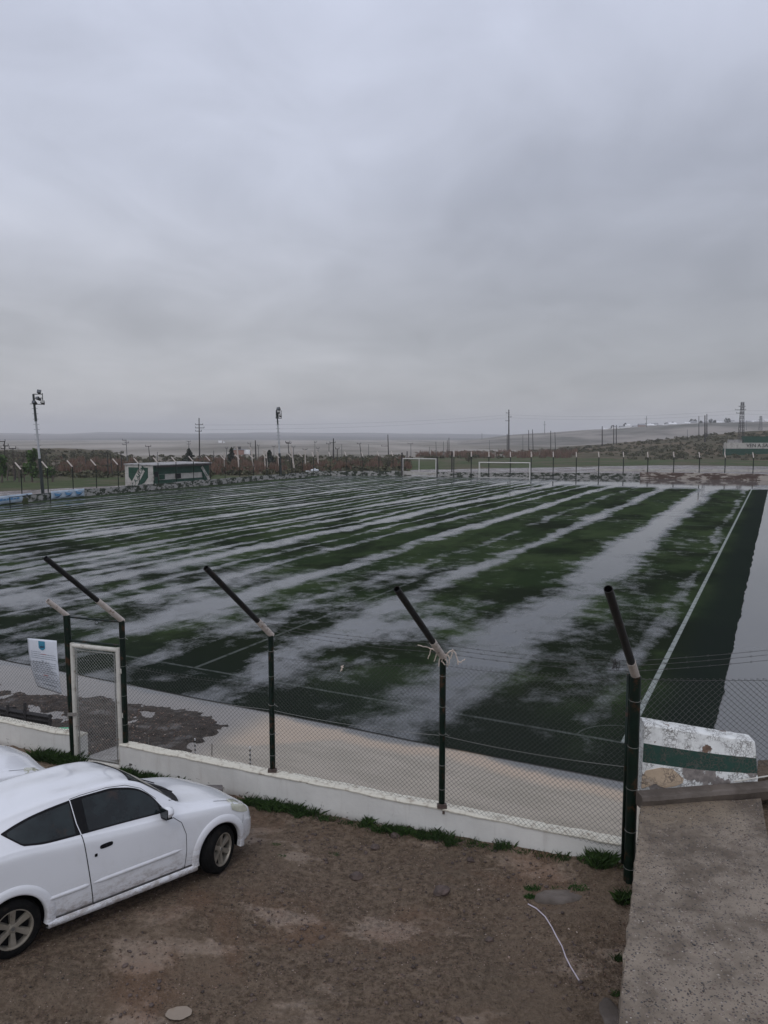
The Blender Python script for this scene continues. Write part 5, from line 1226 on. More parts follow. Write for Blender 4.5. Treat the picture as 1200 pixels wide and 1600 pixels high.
# ------------------------------------------------------------------ SLAB, KERB, PARAPET at right
SZ = 2.2
def slab():
    a, b = at(1001, 1256, SZ), at(964, 1601, SZ); d = (b - a).normalized(); c = a + d * 8.5; r1, r2 = at(1189, 1248, SZ), at(1200, 1311, SZ); dr = (r2 - r1).normalized(); r3 = r1 + dr * 8.5
    n = 90; P = []; m_ = 26
    for i in range(n + 1):
        k = i / n; p = a.lerp(c, k); q = r1.lerp(r3, k); e = .016 * fbm(k * 40, 1, 1, 5) + .012 * fbm(k * 160, 4, 1, 3); row = []
        pe = p + Vector((-e, 0, 0))
        row.append(Vector((pe.x + .02, pe.y, -.1))); row.append(Vector((pe.x + .004, pe.y, SZ - .25))); row.append(Vector((pe.x, pe.y, SZ - .02 + e * .5)))
        for j in range(m_ + 1):
            w = p.lerp(q, j / m_); w.x += .012 * (1 - j / m_); row.append(Vector((w.x, w.y, SZ + .012 * fbm(w.x, w.y, 2.5, 5))))
        row.append(Vector((q.x, q.y, -.1))); P.append(row)
    mb = MB(); mb.grid(P, flip=True); o = mb.build('concrete_walkway', M['slab'], smooth=False); tag(o, kind='structure')
    pts, S = [], []
    for _ in range(9000):
        k = random.random() * .62; p = a.lerp(c, k).lerp(r1.lerp(r3, k), random.random()); s = random.choice((.0045, .006, .009)) * random.uniform(.7, 1.5)
        pts.append((p.x, p.y, SZ + .012 * fbm(p.x, p.y, 2.5, 5) - s * .1)); S.append(s)
    tag(scatter('slab_pebbles', pts, S, M['pebbleslab'], flat=.5), 'small rounded pebbles set in the brown walkway concrete', 'pebbles', kind='stuff')
    # soil bank on the right of the walkway
    mb = MB(); P = []
    for i in range(40):
        row = []
        for j in range(14):
            q = r1.lerp(r3, i / 39) + Vector((.02 + .18 * j, .2, 0)); row.append(Vector((q.x, q.y + .3, SZ - .22 + .05 * fbm(q.x, q.y, 3, 4) + .02 * j)))
        P.append(row)
    mb.grid(P, flip=True); tag(mb.build('soil_bank', M['mud'], smooth=True), kind='structure')
slab()
def parapet():
    root = empty('parapet_kerb', at(1003, 1258, SZ), 0, 'brown cement kerb crossing the end of the walkway', 'kerb'); o = root.location
    a, b = at(1003, 1259, SZ), at(1200, 1243, SZ); b = a + (b - a) * 1.9; d = (b - a).normalized(); n = Vector((-d.y, d.x, 0)); H = .105; Q = []
    N_ = 60
    for i in range(N_ + 1):
        p = a.lerp(b, i / N_); e = .012 * fbm(i * .35, 2, 1, 5); c = p - o
        Q.append([c + Vector((0, 0, -.05)), c + n * (-.02 + e) + Vector((0, 0, H * .55)), c + n * (.0 + e) + Vector((0, 0, H * .92)), c + n * .03 + Vector((0, 0, H + e)), c + n * .15 + Vector((0, 0, H + .01)), c + n * .15 + Vector((0, 0, -.05))])
    mb = MB(); mb.grid(Q, flip=False); mb.add(Q[0], [tuple(range(6))]); mb.add(Q[-1], [tuple(range(6))[::-1]]); mb.build('kerb', M['kerb'], root, smooth=False, weld=True)
    mb = MB(); mb.tube(atY(1148, 1221, 8.85) - o, atY(1204, 1212, 9.15) - o, .010, n=6); mb.build('white_rod', M['gatewhite'], root)
    # painted parapet panel
    r2 = empty('painted_parapet', atY(1003, 1232, 8.9), 0, 'cracked white parapet block with a dark green stripe', 'parapet'); o = r2.location
    Yl, Yr = 8.98, 9.02
    TL, TR, BR, BL = atY(1007, 1130.5, Yl + .12), atY(1180, 1159, Yr + .12), atY(1184, 1218, Yr), atY(1002, 1236, Yl)
    def S(u, v): return TL.lerp(TR, u).lerp(BL.lerp(BR, u), v) - o
    bk = Vector((.02, .22, 0)); N_ = 40; rows = []
    for i in range(N_ + 1):
        u = i / N_; g0 = .29 + .15 * u; g1 = .57 + .27 * u; jt = .005 * fbm(u * 14, 1, 1, 4)
        rows.append([S(u, 1.05) + Vector((0, .0, -.05)), S(u, 1), S(u, g1), S(u, g0), S(u, .03) + Vector((0, .008, jt)), S(u, 0) + Vector((0, .03, jt)), S(u, 0) + bk + Vector((0, 0, jt)), S(u, 1.1) + bk])
    mb = MB(); nr = len(rows[0]); vs = [p for r in rows for p in r]; fs = []; ms = []
    for i in range(N_):
        for j in range(nr - 1): fs.append((i * nr + j, (i + 1) * nr + j, (i + 1) * nr + j + 1, i * nr + j + 1)); ms.append(1 if j == 2 else (2 if j in (0, 1) else (3 if j >= 6 else 0)))
    fs += [tuple(range(nr)), tuple(range(N_ * nr, (N_ + 1) * nr))[::-1]]; ms += [0, 0]
    mb.v = [tuple(v) for v in vs]; mb.f = fs; mb.m = ms
    pb = mb.build('panel', [peel_mat('cracked white paint', (.80, .81, .78), (.20, .13, .09), .585, 24), peel_mat('worn green paint', (.016, .058, .042), (.11, .14, .12), .66, 24), peel_mat('peeling white foot', (.80, .81, .78), (.26, .23, .21), .54, 22), M['kerb']], r2, weld=True)
    # exposed buff plaster patch
    pp = [(.0, .80), (.03, .70), (.16, .66), (.26, .68), (.33, .80), (.36, .86), (.35, .93), (.30, .97), (.20, .985), (.15, .95), (.12, .90), (.08, .93), (.0, .96)]
    mb = MB(); n_ = len(pp); q = [S(u, v) + Vector((0, -.010, .003)) for u, v in pp]; mb.add(q + [p + Vector((0, .02, 0)) for p in q], [tuple(range(n_))] + [(i, i + n_, (i + 1) % n_ + n_, (i + 1) % n_) for i in range(n_)])
    mb.build('plaster_patch', peel_mat('cracked buff plaster', (.52, .40, .28), (.42, .34, .26), .62, 16), r2)
    # ledge to the right, behind the kerb
    L_ = [atY(1184, 1216, 9.05), atY(1260, 1208, 9.3), atY(1260, 1184, 9.9), atY(1184, 1188, 9.7)]
    mb = MB(); mb.hexa([Vector((p.x, p.y, 1.5)) for p in L_], L_); tag(mb.build('soil_ledge', M['mud']), kind='structure')
parapet()

# ------------------------------------------------------------------ small things on the car park
def onpark(x, y, dz=0.0):
    p = at(x, y, PZ + .04)
    for _ in range(5): p = at(x, y, pz(p.x, p.y))
    p.z += dz; return p
def rock(x, y, s, label, mat='rock', cat='rock', flat=.6):
    bm = bmesh.new(); bmesh.ops.create_icosphere(bm, subdivisions=3, radius=1); sd_ = random.random() * 50
    for v in bm.verts:
        k = 1 + .28 * mnoise.noise(v.co * 1.3 + Vector((sd_, 0, 0))) + .1 * mnoise.noise(v.co * 3.5 + Vector((sd_, 2, 0))); v.co = Vector((v.co.x * k * s, v.co.y * k * s * .75, v.co.z * k * s * flat))
    me = bpy.data.meshes.new('rock'); bm.to_mesh(me); bm.free(); me.materials.append(M[mat]); o = bpy.data.objects.new('rock', me); COL.objects.link(o)
    p = onpark(x, y); o.location = (p.x, p.y, p.z + s * flat * .35); o.rotation_euler = (0, 0, random.uniform(0, 3)); tag(o, label, cat, 'loose stones on the car park')
for r_ in [(619, 1306, .075, 'reddish stone by the grass at the foot of the wall'), (586, 1326, .075, 'dark flat stone lying below the reddish stone'), (557, 1372, .09, 'low dark mud lump in the middle of the car park'), (690, 1395, .10, 'flat brown lump right of the mud lump'), (735, 1345, .05, 'small pale brown stone near the wall'), (765, 1470, .05, 'small stone on the gravel near the cable'), (640, 1275 + 18, .05, 'small stone close under the wall'), (524, 1325, .035, 'tiny pale stone on the gravel right of the car')]: rock(*r_)
def block():
    p = at(333, 1236, PZ + .22); mb = MB(); mb.box((0, 0, -.08), (.26, .16, .30), Matrix.Rotation(.25, 3, 'Z') @ Matrix.Rotation(.12, 3, 'Y')); o = mb.build('rubble_block', M['block'], weld=True); bevel(o, .02, 2); o.location = p
    tag(o, 'broken grey block standing against the wall behind the white car bonnet', 'block')
block()
def hose():
    pts = [(825, 1414), (838, 1421), (852, 1434), (862, 1450), (869, 1464), (878, 1480), (884, 1497), (892, 1513), (899, 1524), (905, 1534)]
    P = [onpark(x, y, .012) for x, y in pts]; Q = []
    for i in range(len(P) - 1):
        for k in range(4): Q.append(P[i].lerp(P[i + 1], k / 4))
    Q.append(P[-1]); tag(MB().path(Q, .0075, 7).build('cable', M['cable'], smooth=True), 'pale lilac cable lying on the gravel near the corner post', 'cable')
hose()
def puddle():
    mb = MB(); n = 48; v = []
    for i in range(n):
        a = 2 * math.pi * i / n; k = 1 + .14 * fbm(math.cos(a) * 1.4, math.sin(a) * 1.4, 1); v.append((PUD.x + .130 * k * math.cos(a), PUD.y + .088 * k * math.sin(a), PUD.z - .011))
    mb.add(v, [tuple(range(n))]); tag(mb.build('puddle', M['puddle']), kind='structure')
puddle()
def flat_patch(x0, y0, x1, y1, name, label, mat, h=.02):
    c = onpark((x0 + x1) / 2, (y0 + y1) / 2); a, b = at(x0, (y0 + y1) / 2, PZ), at(x1, (y0 + y1) / 2, PZ); rx = (b - a).length / 2; ry = abs(at(x0, y0, PZ).y - at(x0, y1, PZ).y) / 2
    n = 36; mb = MB(); P = []
    for r_ in (0, .4, .75, .95, 1.05):
        P.append([(c.x + rx * r_ * math.cos(2 * math.pi * i / n) * (1 + .16 * fbm(math.cos(2 * math.pi * i / n) * 1.5 + x0, math.sin(2 * math.pi * i / n) * 1.5, 1)), c.y + ry * r_ * math.sin(2 * math.pi * i / n) * (1 + .12 * fbm(i * .3, x0, 1)), c.z + h * (1 if r_ < .8 else (.6 if r_ < 1 else -1.5)) + .004 * fbm(i, r_ * 4, 1)) for i in range(n + 1)])
    mb.grid(P); o = mb.build(name, mat, smooth=True, weld=True); tag(o, label, 'concrete'); return o
flat_patch(838, 1391, 915, 1412, 'concrete_fragment', 'flat buried concrete fragment beside the grass near the corner post', M['kerb'], .03)
flat_patch(942, 1556, 978, 1640, 'concrete_fragment', 'grey concrete fragment beside the walkway edge at the bottom', M['kerb'], .02)

# ------------------------------------------------------------------ GRASS
def grass_clumps(name, clumps, label, mat='grass'):
    parts = []
    for (p, n, rad, h) in clumps:
        a = rng.uniform(0, 6.28, n); r_ = rad * np.sqrt(rng.uniform(0, 1, n)); bx = p.x + r_ * np.cos(a); by = p.y + r_ * np.sin(a) * .55; hh = h * rng.uniform(.35, 1.1, n)
        l = rng.normal(0, .45, (n, 2)) * hh[:, None]; w = rng.uniform(.0018, .004, n); t_ = rng.uniform(0, 3.14, n); wx, wy = np.cos(t_) * w, np.sin(t_) * w; z = np.full(n, p.z - .01)
        V = np.stack([np.stack([bx - wx, by - wy, z], -1), np.stack([bx + wx, by + wy, z], -1), np.stack([bx + wx * .8 + l[:, 0] * .35, by + wy * .8 + l[:, 1] * .35, z + hh * .6], -1), np.stack([bx + l[:, 0], by + l[:, 1], z + hh], -1)], 1).reshape(-1, 3)
        parts.append((V, np.arange(4 * n).reshape(-1, 4)))
    V, Fc = merge(parts); return tag(nparr(name, V, Fc, M[mat]), label, 'grass', kind='stuff')
cl = []
def along(x0, x1, n, dens, h, off=.06):
    for _ in range(n):
        x = random.uniform(x0, x1); y = wall_y(x) - off - abs(random.gauss(0, .05)); cl.append((Vector((x, y, pz(x, y))), dens, random.uniform(.05, .14), h * random.uniform(.5, 1.25)))
along(-2.1, -1.0, 44, 70, .12, .08); along(-1.0, -.1, 20, 40, .07, .08); along(-.1, 1.0, 26, 60, .10, .08); along(1.0, 1.9, 12, 40, .08, .06); along(-4.3, -3.2, 30, 60, .12); along(.2, .9, 10, 70, .12, .1); along(2.0, 3.0, 8, 35, .08, .05)
for (x, y, n, r_, h) in ((575, 1290, 160, .09, .14), (940, 1352, 420, .16, .20), (975, 1410, 260, .10, .16), (1000, 1340, 100, .06, .18), (967, 1500, 160, .06, .07), (965, 1555, 140, .06, .05), (700, 1303, 260, .22, .12), (788, 1322, 160, .15, .10)):
    cl.append((onpark(x, y), n, r_, h))
for x in np.linspace(60, 118, 9): 
    p = at(x, 1188 + (x - 60) * .18, PZ); p.y = min(p.y, 14.6 - .42 * (p.x + 10.0)); cl.append((Vector((p.x, p.y, PZ)), 150, .14, .22))
grass_clumps('verge_grass', cl, 'dark green grass growing along the foot of the white wall')
cl2 = []
for (x, y, n, r_, h) in ((832, 1388, 300, .10, .045), (828, 1402, 260, .07, .05), (905, 1388, 260, .13, .04), (520, 1335, 120, .10, .03), (430, 1320, 90, .08, .03), (440, 1338, 60, .06, .03), (870, 1388, 80, .08, .03)): cl2.append((onpark(x, y), n, r_, h))
M['grass2'] = leaf_mat('bright weed', (.020, .060, .012), (.045, .11, .022), 4)
grass_clumps('low_weeds', cl2, 'bright low weeds beside the buried concrete fragment', 'grass2')

# ------------------------------------------------------------------ CARS
def ctrl(pts):
    xs = np.array([p[0] for p in pts]); ys = np.array([p[1] for p in pts])
    # monotone cubic (Fritsch-Carlson)
    h = np.diff(xs); dl = np.diff(ys) / h; m = np.empty(len(xs)); m[0], m[-1] = dl[0], dl[-1]
    for i in range(1, len(xs) - 1): m[i] = 0 if dl[i - 1] * dl[i] <= 0 else 2 * dl[i - 1] * dl[i] / (dl[i - 1] + dl[i])
    def f(x):
        x = min(max(x, xs[0]), xs[-1]); i = min(int(np.searchsorted(xs, x, 'right')) - 1, len(h) - 1); i = max(i, 0); t = (x - xs[i]) / h[i]
        return float(ys[i] * (1 + 2 * t) * (1 - t) ** 2 + m[i] * h[i] * t * (1 - t) ** 2 + ys[i + 1] * t * t * (3 - 2 * t) + m[i + 1] * h[i] * t * t * (t - 1))
    return f
X0, X1 = -.62, 3.17
zt_ = ctrl([(-.62, .52), (-.60, .72), (-.56, .95), (-.44, 1.13), (-.20, 1.295), (.15, 1.385), (.6, 1.415), (1.0, 1.415), (1.25, 1.402), (1.48, 1.352), (1.72, 1.212), (2.02, .985), (2.2, .935), (2.5, .885), (2.8, .79), (2.98, .69), (3.08, .58), (3.17, .44)])
zb_ = ctrl([(-.62, .48), (-.60, .64), (-.56, .80), (-.4, 1.0), (0, 1.06), (.6, 1.01), (1.2, .955), (1.8, .91), (2.2, .86), (2.6, .80), (2.85, .72), (3.0, .63), (3.10, .53), (3.17, .42)])
wb_ = ctrl([(-.62, .46), (-.60, .58), (-.54, .69), (-.3, .775), (.2, .805), (1, .815), (2, .81), (2.5, .79), (2.8, .73), (2.98, .64), (3.10, .51), (3.17, .40)])
wr_ = ctrl([(-.62, .36), (-.5, .52), (-.2, .52), (.3, .535), (1.0, .54), (1.4, .552), (1.7, .59), (2.02, .64), (2.5, .62), (2.9, .50), (3.1, .38), (3.17, .32)])
zr_ = ctrl([(-.62, .51), (-.56, .93), (-.44, 1.10), (-.20, 1.255), (.15, 1.345), (.6, 1.385), (1.0, 1.388), (1.25, 1.372), (1.48, 1.312), (1.72, 1.158), (2.02, .945), (2.5, .845), (2.8, .75), (2.98, .655), (3.08, .58), (3.17, .435)])
def secpts(x):
    wb, zb, wr, zr, zt = wb_(x), zb_(x), wr_(x), zr_(x), zt_(x); zl = .205 + .02 * max(0, (x - 2.9) / .27)
    k = min(1.0, max(0, (zb - zl) / .4))
    return [(0, zl), (wb * .6, zl), (wb - .05, zl + .005), (wb + .004, zl + .06 * k), (wb + .022, zl + .27 * k), (wb + .012, zb - .14 * k), (wb - .012, zb - .03 * k), (wb - .045, zb + .02 * (zr - zb) / .4 if zr > zb else zb), ((wb - .05) * .45 + wr * .55 + .012, zb * .42 + zr * .58), (wr + .035, zr - .035 * min(1, (zr - zb) / .2)), (wr - .03, zr + .012), (wr * .5, zt - .012), (0, zt)]
NSEG = 6
def section(x):
    P = [np.array(p) for p in secpts(x)]; out = []
    for i in range(len(P) - 1):
        p0 = P[max(i - 1, 0)] if i > 0 else P[0] * [-1, 1] + 0; p1, p2 = P[i], P[i + 1]; p3 = P[i + 2] if i + 2 < len(P) else np.array([-P[-2][0], P[-2][1]])
        if i == 0: p0 = np.array([-P[1][0], P[1][1]])
        for k in range(NSEG):
            t = k / NSEG; a = .5 * (2 * p1 + (p2 - p0) * t + (2 * p0 - 5 * p1 + 4 * p2 - p3) * t * t + (3 * p1 - p0 - 3 * p2 + p3) * t ** 3) * 1.0
            if i in (0, 1, 2): a = p1 + (p2 - p1) * t
            out.append(a)
    out.append(P[-1]); return out
_sc = {}
def sec(x):
    k = round(x, 4)
    if k not in _sc: _sc[k] = np.array(section(k))
    return _sc[k]
def side_y(x, z):
    s = sec(x)[3 * NSEG:]; zz = s[:, 1]; i = np.argmax(zz >= z)
    if zz[-1] < z: return s[-1, 0]
    if i == 0: return s[0, 0]
    t = (z - zz[i - 1]) / max(1e-6, zz[i] - zz[i - 1]); return s[i - 1, 0] + t * (s[i, 0] - s[i - 1, 0])
def top_z(x, y):
    s = sec(x); s = s[6 * NSEG:][::-1]; yy = s[:, 0]; return float(np.interp(abs(y), yy, s[:, 1]))
def bool_cut(o, cutters):
    for c in cutters:
        m = o.modifiers.new('cut', 'BOOLEAN'); m.operation = 'DIFFERENCE'; m.object = c; m.solver = 'EXACT'
        try: m.material_mode = 'TRANSFER'
        except Exception: pass
    bpy.context.view_layer.update(); me = bpy.data.meshes.new_from_object(o.evaluated_get(bpy.context.evaluated_depsgraph_get())); o.modifiers.clear(); old = o.data; o.data = me; bpy.data.meshes.remove(old)
    for c in cutters: bpy.data.objects.remove(c)
def side_patch(root, name, mat, lo, hi, xa, xb, off, s, nx=30, nz=8, thick=.004, par=None, smooth=True):
    mb = MB(); P = []
    for i in range(nx + 1):
        x = xa + (xb - xa) * i / nx; row = []
        z0, z1 = lo(x), hi(x)
        for j in range(nz + 1):
            z = z0 + (z1 - z0) * j / nz; row.append((x, s * (side_y(x, z) + off), z))
        P.append(row)
    mb.grid(P, flip=(s < 0) is False); o = mb.build(name, mat, par or root, smooth=smooth)
    return o
def strip_along(root, name, mat, pts, w, off, s, par=None, n=10):
    """narrow strip through (x,z) points on the side"""
    mb = MB(); Q = []
    for a, b in zip(pts[:-1], pts[1:]):
        for k in range(n): Q.append((a[0] + (b[0] - a[0]) * k / n, a[1] + (b[1] - a[1]) * k / n))
    Q.append(pts[-1]); P = []
    for i, (x, z) in enumerate(Q):
        a = Q[max(0, i - 1)]; b = Q[min(len(Q) - 1, i + 1)]; d = Vector((b[0] - a[0], b[1] - a[1])).normalized(); nx_, nz_ = -d.y * w / 2, d.x * w / 2
        P.append([(x + nx_, s * (side_y(x + nx_, z + nz_) + off), z + nz_), (x - nx_, s * (side_y(x - nx_, z - nz_) + off), z - nz_)])
    mb.grid(P); return mb.build(name, mat, par or root)
def wheel(root, x, s, steer=0.0):
    w = empty('wheel', (x, s * .715, .285)); w.parent = root; w.rotation_euler = (0, 0, steer)
    r = .285; ty = [(.185, -.085), (.215, -.092), (.262, -.088), (r - .006, -.070), (r, -.05), (r, -.022), (r - .006, -.018), (r - .006, -.012), (r, -.008), (r, .008), (r - .006, .012), (r - .006, .018), (r, .022), (r, .05), (r - .006, .070), (.262, .088), (.215, .092), (.185, .085)]
    MB().lathe(ty, (0, 0, 0), (0, 1, 0), 44).build('tyre', M['tyre'], w, smooth=True)
    rim = MB(); rim.lathe([(.19, s * .07), (.196, s * .088), (.186, s * .088), (.178, s * .066), (.172, -s * .05)], (0, 0, 0), (0, 1, 0), 40)
    rim.lathe([(.001, s * .066), (.030, s * .068), (.034, s * .060), (.056, s * .056), (.062, s * .045)], (0, 0, 0), (0, 1, 0), 30)
    for k in range(6):
        a = R(60 * k + 30); c, sn = math.cos(a), math.sin(a)
        def q(rr, t, h): return (c * rr - sn * t, s * h, sn * rr + c * t)
        rim.hexa([q(.045, -.026, .02), q(.182, -.040, .045), q(.182, .040, .045), q(.045, .026, .02)], [q(.045, -.020, .060), q(.182, -.030, .072), q(.182, .030, .072), q(.045, .020, .060)])
    ro = rim.build('rim', M['alloy'], w)
    MB().lathe([(.001, s * .0695), (.021, s * .0695), (.022, s * .066)], (0, 0, 0), (0, 1, 0), 24).build('centre_cap', M['chrome'], ro)
    MB().lathe([(.001, s * .01), (.175, s * .01)], (0, 0, 0), (0, 1, 0), 30).build('brake_disc', M['black'], w)
    return w
def make_car(label):
    root = empty('hatchback_car', (0, 0, 0), 0, label, 'car')
    xs = sorted(set(list(np.linspace(X0, X1, 130)) + [-.615, -.61, -.605, 3.165, 3.16, 3.15])); mb = MB(); P = []
    for x in xs:
        s = sec(x); P.append([(x, -p[0], p[1]) for p in s] + [(x, p[0], p[1]) for p in s[::-1][1:-1]])
    n = len(P[0]); vs = [p for r_ in P for p in r_]; fs = []
    for i in range(len(P) - 1):
        for j in range(n): fs.append((i * n + j, i * n + (j + 1) % n, (i + 1) * n + (j + 1) % n, (i + 1) * n + j))
    fs += [tuple(range(n))[::-1], tuple(range((len(P) - 1) * n, len(P) * n))]; mb.add(vs, fs)
    body = mb.build('body', [M['carpaint'], M['black']], root, smooth=True, weld=True)
    cut = []
    for wx in (0, 2.45):
        for s in (-1, 1):
            c = MB(); c.tube((wx, s * .48, .30), (wx, s * 1.0, .30), .335, n=64); co = c.build('cutter', [M['carpaint'], M['black']]); co.data.polygons.foreach_set('material_index', [1] * len(co.data.polygons)); cut.append(co)
    bool_cut(body, cut)
    for p in body.data.polygons: p.use_smooth = True
    sm(body, 32)
    lowDLO = ctrl([(-.1, 1.095), (.1, 1.075), (.35, 1.035), (.75, 1.012), (1.2, .99), (1.75, .955)])
    hiF = ctrl([(-.05, 1.215), (.1, 1.262), (.3, 1.305), (.55, 1.335), (.8, 1.350), (1.1, 1.352), (1.3, 1.320), (1.45, 1.27), (1.6, 1.16), (1.74, .965)])
    def lo_q(x): return lowDLO(x) if x > .12 else lowDLO(.12) + (1.205 - lowDLO(.12)) * (.12 - x) / .17
    for s in (-1, 1):
        sd_ = s
        q = side_patch(root, 'window_trim', M['black'], lo_q, hiF, -.05, 1.735, .003, s, 60, 8)
        g1 = side_patch(root, 'rear_window', M['glass'], lambda x: lo_q(x) + .018, lambda x: hiF(x) - .022, .0, .66, .0065, s, 30, 8)
        g2 = side_patch(root, 'door_window', M['glass'], lambda x: lo_q(x) + .014, lambda x: hiF(x) - .022, .80, 1.66, .0065, s, 30, 8)
        strip_along(root, 'pillar_gap', M['carpaint'], [(.715, 1.01), (.69, 1.12), (.675, 1.347)], .009, .0065, s)
        door = strip_along(root, 'door_seam', M['gap'], [(.815, .245), (.79, .45), (.75, .75), (.715, 1.01)], .010, .002, s)
        strip_along(root, 'door_seam', M['gap'], [(.815, .245), (1.2, .243), (1.93, .243)], .006, .002, s)
        strip_along(root, 'door_seam', M['gap'], [(1.93, .245), (1.955, .45), (1.955, .65), (1.90, .80), (1.80, .885)], .007, .002, s)
        # moulding
        for xa, xb in ((.30, .775), (.80, 1.90)):
            m_ = MB(); P2 = []
            for i in range(31):
                x = xa + (xb - xa) * i / 30; zc = .468 + .01 * x; e = min(1, i / 3, (30 - i) / 3); h = .024 * (.35 + .65 * e)
                P2.append([(x, s * (side_y(x, zc - h) - .001), zc - h), (x, s * (side_y(x, zc) + .012 * e), zc - h * .5), (x, s * (side_y(x, zc) + .014 * e), zc + h * .4), (x, s * (side_y(x, zc + h) - .001), zc + h)])
            m_.grid(P2, flip=s > 0); m_.build('side_moulding', M['carpaint'], root, smooth=True)
        # sill
        m_ = MB(); P2 = []
        for i in range(41):
            x = .33 + (2.10 - .33) * i / 40; y0 = side_y(x, .25); P2.append([(x, s * (y0 + .004), .242), (x, s * (y0 + .022), .225), (x, s * (y0 + .022), .175), (x, s * (y0 - .05), .165)])
        m_.grid(P2, flip=s > 0); m_.build('sill', M['carpaint'], root, smooth=True)
        # arches
        for wx in (0, 2.45):
            m_ = MB(); P2 = []
            for i in range(49):
                a = R(-14 + 208 * i / 48); row = []
                for rr, of in ((.318, -.05), (.322, .004), (.328, .014), (.345, .018), (.385, .014), (.412, .006), (.420, -.002)):
                    x = wx + rr * math.cos(a); z = max(.175, .30 + rr * math.sin(a)); xx = min(max(x, X0 + .02), X1 - .02)
                    row.append((x, s * (side_y(xx, max(z, .26)) + of), z))
                P2.append(row)
            m_.grid(P2, flip=s > 0); m_.build('wheel_arch', M['carpaint'], root, smooth=True)
        # handle and lock
        def blob(xc, zc, rx, rz, name, par):
            m_ = MB(); n_ = 20; pts = []
            for i in range(n_):
                a = 2 * math.pi * i / n_; ca, sa = math.cos(a), math.sin(a); ex = abs(ca) ** .6 * (1 if ca > 0 else -1); ez = abs(sa) ** .6 * (1 if sa > 0 else -1); x, z = xc + rx * ex, zc + rz * ez + (x_sl := .03 * rx * ex); pts.append((x, s * (side_y(x, z) + .004), z))
            m_.add(pts, [tuple(range(n_))]); return m_.build(name, M['black'], par)
        h = blob(.97, .835, .075, .024, 'door_handle', root); blob(.85, .765, .017, .017, 'door_lock', root)
        # mirror
        mr = MB(); c = Vector((1.70, s * (side_y(1.7, .96) + .10), .985)); 
        for i_, (dx, kk) in enumerate(((-.05, .75), (-.02, 1.0), (.03, .95), (.07, .5))): pass
        prof = [[c + Vector((dx, s * .085 * k_ * math.cos(a), .065 * k_ * math.sin(a))) for a in np.linspace(0, 2 * math.pi, 17)] for dx, k_ in ((-.035, .02), (-.035, .85), (-.02, 1.0), (.02, .98), (.055, .72), (.075, .3), (.078, .02))]
        mr.grid(prof); mo = mr.build('mirror', M['carpaint'], root, smooth=True)
        mb2 = MB(); mb2.hexa([c + Vector((-.045, s * (-.15), -.075)), c + Vector((.055, s * (-.15), -.08)), c + Vector((.04, s * .05, -.07)), c + Vector((-.045, s * .05, -.07))], [c + Vector((-.04, s * (-.10), -.02)), c + Vector((.05, s * (-.10), -.02)), c + Vector((.03, s * .04, -.03)), c + Vector((-.04, s * .04, -.03))]); mb2.build('mirror_foot', M['black'], mo)
        mb2 = MB(); mb2.box(c + Vector((-.040, 0, 0)), (.012, .15, .105)); mb2.build('mirror_glass', M['glass'], mo)
        side_patch(root, 'mirror_triangle', M['black'], lambda x: .935, lambda x: .995 - .06 * (x - 1.72) / .09 if x > 1.72 else .995, 1.72, 1.80, .004, s, 6, 4)
        # headlight
        hl = MB(); P2 = []; 
        for i in range(13):
            u = i / 12; row = []
            for j in range(9):
                v = j / 8; y = .30 + .35 * u; xf = 3.085 - .23 * u ** 1.6; xr_ = 2.93 - .28 * u ** 1.3 + .02; x = xr_ + (xf - xr_) * v
                x -= 0; z = top_z(x, y); row.append((x, s * y, z + .004))
            P2.append(row)
        P3 = []
        for i in range(15):
            u = i / 14; row = []
            for j in range(11):
                v = j / 10; x = 2.64 + .31 * u; zc = zb_(x) - .035 - .02 * u; hh = .062 * math.sin(math.pi * min(1, .12 + .86 * u)) ** .6; z = zc - hh * .8 + 2 * hh * v
                z = min(z, zt_(x) - .03); row.append((x, s * (side_y(x, z) + .007), z))
            P3.append(row)
        hl.grid(P3, flip=s > 0); hl.build('headlight', M['lens'], root, smooth=True)
        # bonnet seam
        sm_ = MB(); row = []
        for i in range(20):
            x = 2.45 + .32 * i / 19; y = .655 - .07 * (i / 19) ** 2; row.append([(x, s * y, top_z(x, y) + .003), (x, s * (y - .006), top_z(x, y - .006) + .003)])
        sm_.grid(row, flip=s < 0); sm_.build('bonnet_seam', M['gap'], root)
        # roof-line seam above door
        strip_along(root, 'roof_seam', M['gap'], [(.675, 1.352), (.80, 1.362), (1.1, 1.366), (1.32, 1.338), (1.5, 1.26), (1.66, 1.11)], .005, .002, s)
        sf_ = strip_along(root, 'bumper_seam', M['gap'], [(2.80, .30), (2.80, .45), (2.84, .60)], .005, .002, s)
    # windscreen, rear window, cowl
    def top_patch(name, mat, xa, xb, wa, wb2, off, nx=20, ny=20, par=None, bow=0.0):
        m_ = MB(); P2 = []
        for i in range(nx + 1):
            k = i / nx; row = []
            for j in range(ny + 1):
                v = -1 + 2 * j / ny; y = v * (wa + (wb2 - wa) * k); x = xa + (xb - xa) * k - bow * (v * v) * (1 if True else 0); row.append((x, y, top_z(x, y) + off))
            P2.append(row)
        m_.grid(P2); return m_.build(name, mat, par or root, smooth=True)
    top_patch('windscreen_trim', M['black'], 1.50, 2.04, .50, .635, .003, bow=.10)
    top_patch('windscreen', M['glass'], 1.53, 1.98, .485, .615, .007, bow=.10)
    top_patch('cowl', M['black'], 1.99, 2.15, .66, .60, .005, bow=.16)
    top_patch('rear_window_glass', M['glass'], -.47, -.22, .46, .50, .005)
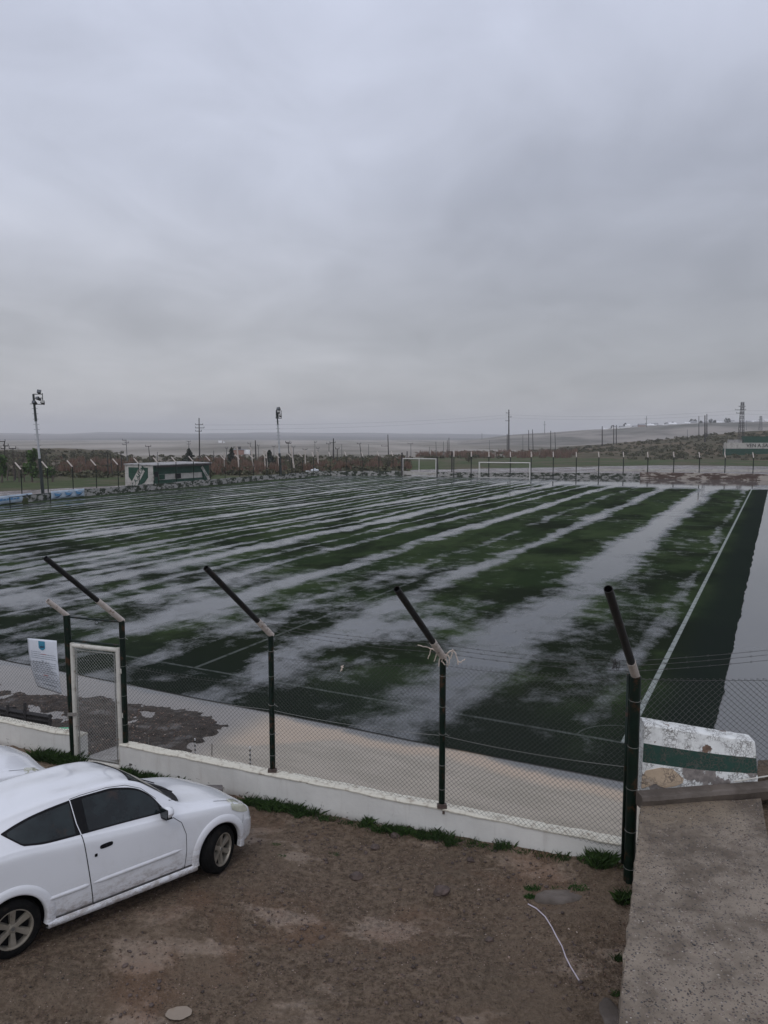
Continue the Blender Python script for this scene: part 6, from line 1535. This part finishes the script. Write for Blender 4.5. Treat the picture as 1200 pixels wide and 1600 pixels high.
    for sgn in (-.22, .22):
        wv = MB(); wv.path([(2.10, sgn - .05, top_z(2.1, sgn) + .03), (1.98, sgn + .2, top_z(1.98, sgn) + .02), (1.93, sgn + .45 if sgn < 0 else sgn + .32, top_z(1.93, .4) + .02)], .007, 5); wv.build('wiper', M['black'], root)
    # lower front air intake and lamp
    fr_ = MB(); P2 = [[(X1 - .02 - .10 * (v * v) * 1.0 + .012, .42 * v, .30 + .085 * h) for h in (0, .5, 1)] for v in np.linspace(-1, 1, 15)]; fr_.grid(P2); fr_.build('air_intake', M['black'], root)
    for s in (-1, 1):
        for wx in (0, 2.45): wheel(root, wx, s, R(24) if wx > 1 else 0)
    return root
car1 = make_car('white three-door hatchback parked in the foreground beside the wall')
car1.location = (CARX, CARY, CARZ); car1.rotation_euler = (CARROLL, CARPITCH, CARYAW)
def copy_tree(o, parent=None):
    c = o.copy(); COL.objects.link(c); c.parent = parent
    for ch in list(o.children): copy_tree(ch, c)
    return c
car2 = copy_tree(car1); car2['label'] = 'second white car, only its bonnet and headlight showing at the left edge'
car2.location = (-7.47, 9.12, PZ + .02); car2.rotation_euler = (0, 0, CARYAW - R(1)); 
car1['group'] = car2['group'] = 'white cars parked by the wall'

# ------------------------------------------------------------------ HAZE
def haze():
    mb = MB(); mb.box((0, 0, 60), (14800, 14800, 124)); o = mb.build('haze', None)
    m = bpy.data.materials.new('haze'); m.use_nodes = True; n = m.node_tree.nodes; l = m.node_tree.links
    for q in list(n):
        if q.type == 'BSDF_PRINCIPLED': n.remove(q)
    v = n.new('ShaderNodeVolumePrincipled'); v.inputs['Color'].default_value = (.95, .95, .96, 1); v.inputs['Density'].default_value = .00031; v.inputs['Anisotropy'].default_value = .2
    l.new(v.outputs[0], n['Material Output'].inputs['Volume']); o.data.materials.clear(); o.data.materials.append(m); tag(o, 'thin grey rain haze over the valley', 'haze', kind='stuff')
haze()
print('objects', len(bpy.data.objects), 'faces', sum(len(m.polygons) for m in bpy.data.meshes))
